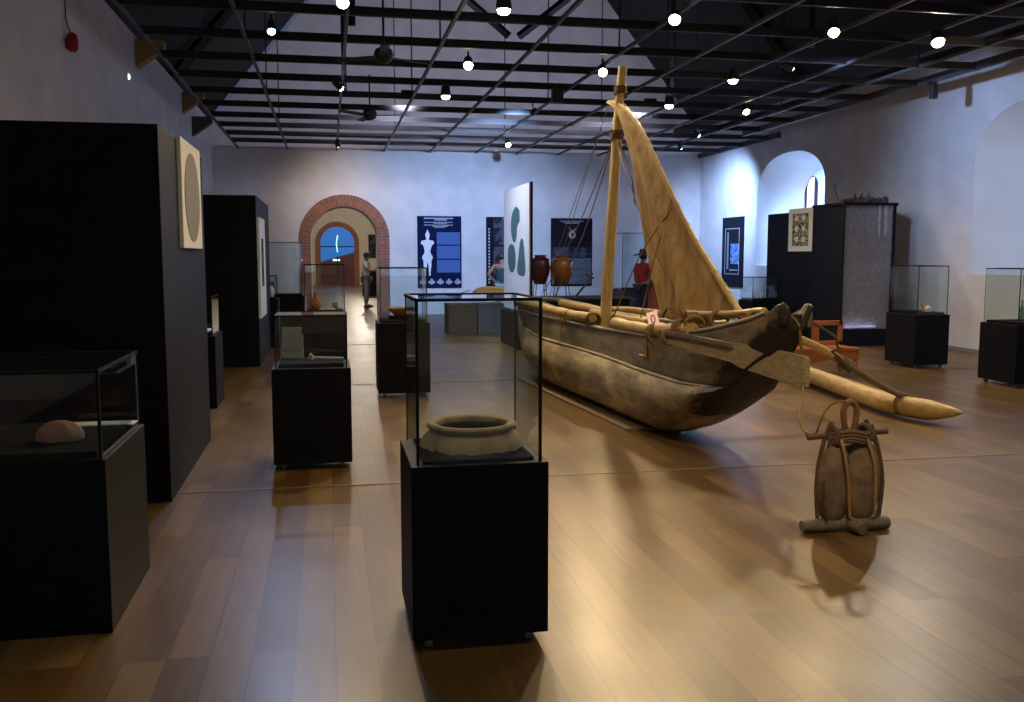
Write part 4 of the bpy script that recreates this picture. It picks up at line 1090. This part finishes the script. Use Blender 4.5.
o = B(MB().add(vs, fs), 'sail', M['sail']); sd = o.modifiers.new('thick', 'SOLIDIFY'); sd.thickness = .006
o = B(MB().tube(yard, [.026 - .012 * i / len(yard) for i in range(len(yard))], 8), 'yard', M['mast'])
P = yard[6:-4]; Q = []
for i, v in enumerate(P[:-1]):
    for j in range(8):
        a = (i * 8 + j) * PI / 8; Q.append(v.lerp(P[i + 1], j / 8) + Vector((.032 * math.cos(a), 0, .032 * math.sin(a))))
mb = MB().tube(Q, .0025, 4)
B(mb, 'sail_lacing', M['mast'])
# ropes
def rope(pts, r=.007, m='rope', k=6, name='rope'):
    return B(MB().tube(smooth_path(pts, k), r, 6), name, M[m])
rope([(2.93, 9.42, 2.80), (2.90, 10.6, 2.0), (2.80, 12.0, 1.12)], .007)
rope([(2.94, 9.45, 2.78), (2.94, 10.6, 1.85), (2.86, 11.7, 1.05)], .007)
rope([(2.915, 9.55, 3.17), (2.86, 10.3, 2.5), (2.72, 11.8, 1.1)], .004)
rope([(2.915, 9.55, 3.18), (2.90, 10.5, 2.4), (2.90, 12.2, 1.0)], .004)
rope([(2.95, 9.36, 2.78), (3.02, 9.15, 2.45), (3.00, 8.92, 2.10), (2.96, 8.9, 2.3)], .008, 'rope_dark')
rope([(2.93, 8.5, 1.0), (2.96, 8.2, 1.6), (3.02, 7.95, 2.10)], .006)
rope([(2.85, 9.1, .98), (2.92, 8.5, 1.6), (2.99, 7.85, 2.02)], .006)
rope([(2.93, 9.35, 2.75), (2.90, 8.8, 2.3), (2.92, 8.2, 1.7), (3.0, 7.8, 1.3)], .005)
rope([(3.30, 6.02, 1.15), (3.8, 6.5, .98), (4.3, 7.3, .82), (4.75, 8.0, .72)], .010, 'rope_dark')
rope([(3.13, 5.99, 1.20), (3.20, 5.96, 1.13), (3.23, 5.96, 1.0), (3.24, 5.97, .90)], .011, 'rope')
# leeboard: long pole-board widening into a blade, lashed over the near gunwale
def board(stations, th):
    """stations: (centre, half height, tilt vec)"""
    vs = []; fs = []
    for (c, hh) in stations:
        c = Vector(c)
        for (sx, sz) in ((-1, -1), (1, -1), (1, 1), (-1, 1)):
            vs.append((c.x + sx * th * .5, c.y - sx * th * .22, c.z + sz * hh))
    n = len(stations)
    for i in range(n - 1):
        for k in range(4): fs.append((i * 4 + k, i * 4 + (k + 1) % 4, (i + 1) * 4 + (k + 1) % 4, (i + 1) * 4 + k))
    fs += [(0, 1, 2, 3), tuple((n - 1) * 4 + k for k in (3, 2, 1, 0))]
    return MB().add(vs, fs)
B(board([((2.70, 7.20, .935), .050), ((2.82, 6.88, .90), .062), ((2.97, 6.50, .865), .068), ((3.01, 6.42, .855), .092), ((3.12, 6.15, .825), .105), ((3.235, 5.90, .79), .112), ((3.245, 5.885, .785), .10)], .035), 'leeboard', M['plank'], smooth=False, bevel=.004)
B(board([((2.665, 7.22, .975), .018), ((2.80, 6.86, .955), .018), ((2.95, 6.46, .93), .016)], .03), 'leeboard_edge', M['rail_wood'], smooth=False, bevel=.003)
lashing((2.715, 7.18, .93), .055, 3, axis=(.3, -1, 0), name='leeboard_lashing', rz=.07)
B(MB().tube([(2.905, 6.60, .86), (2.93, 6.61, .86)], .014, 8), 'peg', M['pale_wood'])
# outrigger boom and float
fl_ = [(5.84, 10.85, .14), (5.80, 10.46, .13), (5.62, 9.26, .125), (5.50, 8.42, .125), (5.53, 8.09, .125), (5.62, 7.80, .13), (5.72, 7.53, .15)]
P = smooth_path(fl_, 6); R_ = []
for i, p in enumerate(P):
    t = i / (len(P) - 1); R_.append(.10 if t < .78 else lerp(.10, .012, ((t - .78) / .22) ** 1.5))
R_[0] = .05; R_[1] = .09
B(MB().tube(P, R_, 18), 'outrigger_float', M['log'])
log([(3.10, 8.75, .90), (3.7, 8.72, .93), (4.55, 8.62, .79), (5.05, 8.42, .53), (5.12, 8.38, .48)], .045, 'outrigger_boom')
log([(4.95, 8.45, .60), (5.2, 8.26, .40), (5.38, 8.14, .28), (5.47, 8.08, .235)], .034, 'boom_tip', M['branch'], taper=.8)
lashing((5.06, 8.40, .51), .052, 8, axis=(.7, -.5, -.6), sp=.018, m='rope_dark'); lashing((5.51, 8.12, .135), .103, 3, axis=(.1, -1, 0), m='branch', sp=.02, thick=.007)
log([(3.0, 11.0, .90), (3.6, 11.0, .92), (4.5, 10.9, .80), (5.3, 10.7, .50), (5.80, 10.55, .24)], .045, 'outrigger_boom')
B(MB().tube([(4.72, 8.0, .72), (4.83, 8.3, .66), (5.0, 8.38, .56)], .013, 7), 'boom_brace', M['branch'])

# paper number card inside the boat, its brightness put in as a glow
cd = empty('number_card', (2.90, 8.02, .955)); tag(cd, 'small pinkish paper card with a painted glow and a red ring mark, on the boat before the sail', 'card')
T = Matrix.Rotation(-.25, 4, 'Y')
MB().box(-.05, 0, 0, .05, .008, .135, T).build('card_board', M['card_glow'], cd)
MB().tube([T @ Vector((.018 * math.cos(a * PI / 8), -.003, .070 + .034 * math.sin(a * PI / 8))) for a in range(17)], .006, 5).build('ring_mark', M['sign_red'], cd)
ob = MB().tube([(0, 0, 0), (.05, 0, .09)], .011, 6).build('dark_peg', M['iron'], None); ob.location = (2.98, 8.05, 1.03); tag(ob, 'short dark slanting stick just behind the number card', 'stick')

# ------------------------------------------------------------------ stone anchor in a stick cage
sa = empty('stone_anchor', (2.945, 4.84, 0)); tag(sa, 'old stone anchor caged in sticks with a rope loop, on the open floor', 'anchor')
def S(mb, name, m, smooth=True, bevel=0): return mb.build(name, m, sa, smooth=smooth, bevel=bevel)
# stones: two long slabs
def slab(x, w, d, h, z, seed):
    mb = MB(); rows = 16; n = 16; vs = []; fs = []
    for i in range(rows + 1):
        t = i / rows; f = (math.sin(PI * min(1, t * 1.05 + .02)) ** .22) if t < 1 else .3
        f = max(.55, f) if i in (0, rows) else f
        for k in range(n):
            a = 2 * PI * k / n
            r = 1 + .10 * noise.noise(Vector((math.cos(a) * 1.5 + seed, math.sin(a) * 1.5, t * 4)))
            ex = .8
            vs.append((x + w / 2 * f * r * abs(math.cos(a)) ** ex * (1 if math.cos(a) > 0 else -1), d / 2 * f * r * abs(math.sin(a)) ** ex * (1 if math.sin(a) > 0 else -1), z + h * t))
    for i in range(rows):
        for k in range(n): fs.append((i * n + k, i * n + (k + 1) % n, (i + 1) * n + (k + 1) % n, (i + 1) * n + k))
    fs += [tuple(reversed(range(n))), tuple(rows * n + k for k in range(n))]
    mb.add(vs, fs); return mb
S(slab(-.095, .20, .15, .48, .07, 1), 'stone', M['stone']); S(slab(.08, .24, .17, .49, .07, 6), 'stone', M['stone'])
# cage sticks
for pts, r in (([(-.185, -.01, .06), (-.195, 0, .28), (-.165, 0, .50), (-.115, 0, .64)], .013), ([(-.15, -.05, .06), (-.175, -.05, .25), (-.15, -.03, .45), (-.12, -.01, .60)], .010),
               ([(.21, 0, .07), (.225, 0, .28), (.18, 0, .50), (.10, 0, .65)], .013), ([(.17, -.05, .08), (.19, -.06, .28), (.165, -.05, .47), (.13, -.02, .62)], .011)):
    S(MB().tube(smooth_path(pts, 4), r, 8), 'cage_stick', M['bark'])
for pts in ([(-.085, -.06, .55), (-.08, -.10, .46), (-.05, -.095, .30), (-.025, -.08, .10)], [(.075, -.07, .55), (.105, -.10, .42), (.12, -.10, .26), (.13, -.08, .10)]):
    S(MB().tube(smooth_path(pts, 5), .009, 7), 'pale_withy', M['pale_wood'])
S(MB().tube([(-.26, 0, .555), (-.1, 0, .565), (.1, 0, .57), (.245, 0, .575)], .016, 9), 'crossbar', M['bark'])
# rope collars
mb = MB()
for z in (.545, .565, .585, .53):
    mb.tube([(.12 * math.cos(a * PI / 10) - .0, .07 * math.sin(a * PI / 10), z + .01 * math.sin(a)) for a in range(21)], .013, 6)
S(mb, 'rope_collar', M['rope_dark'])
for (cx, tx) in ((-.10, -.08), (.11, .07)):
    mb = MB(); mb.tube(smooth_path([(cx, -.04, .53), (cx + .01, -.04, .58), (cx - .02, 0, .62), (tx, .03, .58)], 4), .018, 7); S(mb, 'stick_tie', M['bark'])
# loop
S(MB().tube(smooth_path([(-.012, 0, .55), (-.035, 0, .64), (-.038, 0, .72), (0, 0, .76), (.040, 0, .72), (.038, 0, .64), (.014, 0, .55)], 6), .018, 9), 'rope_loop', mat('brown_loop', (.22, .12, .05), (.14, .07, .03), .8, 40, bump=.5))
# rope to the bow
S(MB().tube(smooth_path([(.0, 0, .76), (-.09, 0, .755), (-.14, .01, .715), (-.17, .02, .65), (-.18, .05, .57), (-.20, .09, .535), (-.195, .16, .57), (-.13, .32, .62), (.05, .64, .66), (.20, .92, .68), (.285, 1.06, .71)], 8), .0065, 7), 'tie_rope', M['rope'])
S(MB().tube(smooth_path([(-.185, .05, .56), (-.215, .13, .57), (-.17, .28, .65), (.0, .55, .66), (.17, .86, .67), (.275, 1.05, .70)], 8), .006, 7), 'tie_rope', M['rope'])
# base timbers
for (x0, x1, w, y0, rz) in ((-.29, .02, .06, -.01, .04), (-.03, .25, .065, -.03, -.02)):
    T = Matrix.Translation((0, y0, 0)) @ Matrix.Rotation(rz, 4, 'Z')
    P = [T @ Vector((lerp(x0, x1, i / 6), 0, .04)) for i in range(7)]
    S(MB().tube(P, [.034, .040, .042, .040, .042, .040, .034], 10), 'base_timber', M['old_wood'])
S(MB().tube([(-.0, .12, .05), (.0, .02, .05), (.01, -.10, .046), (.02, -.15, .044)], [.03, .038, .040, .034], 10), 'base_timber', M['old_wood'])

# ------------------------------------------------------------------ people
def skin_mesh(name, nodes, edges, m, parent, root=0, sub=2):
    me = bpy.data.meshes.new(name); me.from_pydata([n_[0] for n_ in nodes], edges, [])
    o = bpy.data.objects.new(name, me); COL.objects.link(o); o.parent = parent
    bm = bmesh.new(); bm.from_mesh(me); ly = bm.verts.layers.skin.verify(); bm.verts.ensure_lookup_table()
    for v, n_ in zip(bm.verts, nodes):
        r = n_[1]; v[ly].radius = r if isinstance(r, tuple) else (r, r)
    bm.verts[root][ly].use_root = True
    bm.to_mesh(me); bm.free()
    me.materials.append(m)
    sk = o.modifiers.new('skin', 'SKIN'); sk.use_smooth_shade = True
    sb = o.modifiers.new('sub', 'SUBSURF'); sb.levels = sub; sb.render_levels = sub
    return o
def person(loc, rz, label, J, skin, top, low, sleeveless=False, long_legs=True, group=None, skirt=None):
    """J: joint positions in metres, facing -y locally"""
    p = empty('person', loc, rz); tag(p, label, 'person')
    V = lambda k: Vector(J[k])
    N = []; E_ = []; ix = {}
    def add(k, pos, r, frm=None):
        ix[k] = len(N); N.append((tuple(pos), r))
        if frm is not None: E_.append((ix[frm], ix[k]))
    add('pelvis', V('pelvis'), (.145, .105))
    add('waist', V('pelvis').lerp(V('chest'), .45), (.12, .09), 'pelvis'); add('chest', V('chest'), (.15, .105), 'waist')
    add('neckb', V('neck').lerp(V('chest'), .2), (.07, .06), 'chest'); add('neck', V('neck'), .05, 'neckb')
    hd = V('head'); nk = V('neck'); u = (hd - nk).normalized()
    add('jaw', nk.lerp(hd, .55), (.060, .068), 'neck'); add('skull', hd, (.076, .092), 'jaw'); add('crown', hd + u * .075, (.055, .065), 'skull')
    fwd = Vector(J.get('face', (0, -1, 0)))
    add('nose', hd - u * .02 + fwd * .085, .012, 'skull')
    for s in ('l', 'r'):
        sg = -1 if s == 'l' else 1
        add('ear' + s, hd - u * .005 + Vector((fwd.y * sg * .08, -fwd.x * sg * .08, 0)), .014, 'skull')
        add('sho' + s, V('sho' + s), .055, 'chest'); add('elb' + s, V('elb' + s), .040, 'sho' + s)
        add('wri' + s, V('wri' + s), .026, 'elb' + s)
        d = (V('wri' + s) - V('elb' + s)).normalized(); side = d.cross(Vector((0, 0, 1)))
        side = side.normalized() if side.length > .2 else d.orthogonal().normalized()
        add('pal' + s, V('wri' + s) + d * .055, (.034, .016), 'wri' + s)
        for q in range(4):
            o_ = side * (q - 1.5) * .019; L_ = (.060, .072, .066, .050)[q]
            b0 = V('wri' + s) + d * .085 + o_
            add('f%d%s' % (q, s), b0, .0085, 'pal' + s); dn = d + Vector((0, 0, -.35)); add('g%d%s' % (q, s), b0 + dn.normalized() * L_ * .55, .008, 'f%d%s' % (q, s))
            dn = d + Vector((0, 0, -.8)); add('h%d%s' % (q, s), b0 + (d + Vector((0, 0, -.35))).normalized() * L_ * .55 + dn.normalized() * L_ * .45, .0065, 'g%d%s' % (q, s))
        add('t0' + s, V('wri' + s) + d * .045 + side * .036, .010, 'pal' + s); add('t1' + s, V('wri' + s) + d * .085 + side * .055, .008, 't0' + s)
        add('hip' + s, V('hip' + s), .085, 'pelvis'); add('kne' + s, V('kne' + s), .052, 'hip' + s)
        add('cal' + s, V('kne' + s).lerp(V('ank' + s), .3), .050, 'kne' + s); add('ank' + s, V('ank' + s), .034, 'cal' + s)
        add('toe' + s, V('ank' + s) + fwd * .14 + Vector((0, 0, -.045)), (.035, .022), 'ank' + s)
    skin_mesh('body', N, E_, skin, p)
    # top
    T_ = [(V('pelvis') + Vector((0, 0, -.02)), (.165, .125)), (V('pelvis').lerp(V('chest'), .45), (.145, .112)), (V('chest'), (.172, .125)), (V('neck').lerp(V('chest'), .35), (.085, .075))]
    e = [(0, 1), (1, 2), (2, 3)]
    if not sleeveless:
        for s in ('l', 'r'):
            i = len(T_); T_ += [(V('sho' + s), .072), (V('sho' + s).lerp(V('elb' + s), .75), .058)]; e += [(2, i), (i, i + 1)]
    skin_mesh('shirt', [(tuple(a), b) for a, b in T_], e, top, p)
    # legs wear
    if skirt:
        mb = MB(); z1 = J['pelvis'][2] + .08; px, py = J['pelvis'][0], J['pelvis'][1]
        mb.lathe([(.15, z1), (.19, z1 - .15), (.23, z1 - .45), (.26, .25)], 20, c=(px, py, 0)); mb.build('skirt', skirt, p, smooth=True)
    else:
        T_ = [(V('pelvis'), (.155, .118))]; e = []
        for s in ('l', 'r'):
            i = len(T_); T_ += [(V('hip' + s), .098), (V('kne' + s), .070), (V('kne' + s).lerp(V('ank' + s), .85 if long_legs else .2), .055)]; e += [(0, i), (i, i + 1), (i + 1, i + 2)]
        skin_mesh('trousers', [(tuple(a), b) for a, b in T_], e, low, p)
    hb_ = [(hd + u * .015 - fwd * .02, (.072, .086)), (hd + u * .070 - fwd * .005, (.052, .062)), (hd - u * .04 - fwd * .055, (.055, .045))]
    c_ = hd + u * .032 - fwd * .022
    pr_ = [(max(.001, .094 * math.sin(PI * i / 10)), -.094 * math.cos(PI * i / 10)) for i in range(11)]
    MB().lathe(pr_, 18, c=tuple(c_), jit=.05).build('hair', M['hair'], p, smooth=True)
    for s in ('l', 'r'):
        c = V('ank' + s); sh = MB().tube([c - fwd * .05 + Vector((0, 0, -.05)), c + fwd * .05 + Vector((0, 0, -.05)), c + fwd * .16 + Vector((0, 0, -.058)), c + fwd * .20 + Vector((0, 0, -.062))], [.036, .040, .036, .02], 10)
        sh.build('shoe', M['felt'], p, smooth=True)
    return p
def stand(**k):
    J = dict(pelvis=(0, 0, .92), chest=(0, 0, 1.26), neck=(0, 0, 1.43), head=(0, -.02, 1.56), shol=(-.185, 0, 1.36), shor=(.185, 0, 1.36), elbl=(-.23, .01, 1.08), elbr=(.23, .01, 1.08),
             wril=(-.22, -.06, .84), wrir=(.22, -.06, .84), hipl=(-.09, 0, .86), hipr=(.09, 0, .86), knel=(-.10, -.01, .48), kner=(.10, -.01, .48), ankl=(-.10, .02, .085), ankr=(.10, .02, .085), face=(0, -1, 0))
    J.update(k); return J
# man in white beyond the doorway, turned to his left (towards +x)
person((1.14, 28.9, 0), PI / 2 - .25, 'man in white shirt and grey trousers standing beyond the arched doorway', stand(elbl=(-.24, -.10, 1.12), wril=(-.20, -.34, 1.12), elbr=(.24, -.06, 1.10), wrir=(.18, -.28, 1.15)), M['skin'], M['shirt_white'], M['trousers_grey'])
# woman seen from behind, hand on hip, leaning
person((4.02, 21.6, 0), PI - .3, 'woman in dark green sleeveless top seen from behind, beside the stone panel', stand(head=(.03, -.05, 1.53), neck=(.01, -.02, 1.41), elbr=(.33, .10, 1.14), wrir=(.17, .0, .97), elbl=(-.26, -.08, 1.12), wril=(-.16, -.24, 1.10)), M['skin'], M['top_green'], M['jeans'], sleeveless=True)
# visitor in red with a dark brimmed hat, and companion with white top, pink skirt
PR = person((7.06, 20.4, 0), PI / 2 + .4, 'visitor in red top and dark trousers with a wide dark hat, left of the sail', stand(elbl=(-.26, -.12, 1.16), wril=(-.2, -.36, 1.22), head=(0, -.03, 1.55)), M['skin'], M['red_cloth'], M['navy_cloth'])
MB().lathe([(.10, .0), (.20, -.015), (.25, -.03), (.25, -.022), (.20, -.005), (.105, .015), (.10, .07), (.085, .11), (.04, .125), (.001, .128)], 26).build('hat', M['felt'], PR, smooth=True).location = (0, -.03, 1.62)
person((7.62, 20.95, 0), PI / 2 + .6, 'companion in white top and pink skirt, half hidden behind the sail', stand(head=(0, -.02, 1.50), neck=(0, 0, 1.38)), M['skin'], M['shirt_white'], None, skirt=M['pink_cloth'])
# ------------------------------------------------------------------ camera / world / view
cam = bpy.data.cameras.new('Camera'); cam.sensor_width = 36; cam.lens = 930 / 1024 * 36
co = bpy.data.objects.new('Camera', cam); COL.objects.link(co); co.location = (0, 0, 1.6)
co.rotation_euler = (math.radians(90 - 5.8935), 0, math.radians(-11.1337)); SC.camera = co
w = bpy.data.worlds.new('World'); SC.world = w; w.use_nodes = True
w.node_tree.nodes['Background'].inputs[0].default_value = (.35, .45, .8, 1)
w.node_tree.nodes['Background'].inputs[1].default_value = .15
SC.view_settings.view_transform = 'Standard'; SC.view_settings.look = 'None'
SC.view_settings.exposure = .15; SC.view_settings.gamma = 1; SC.view_settings.use_curve_mapping = False
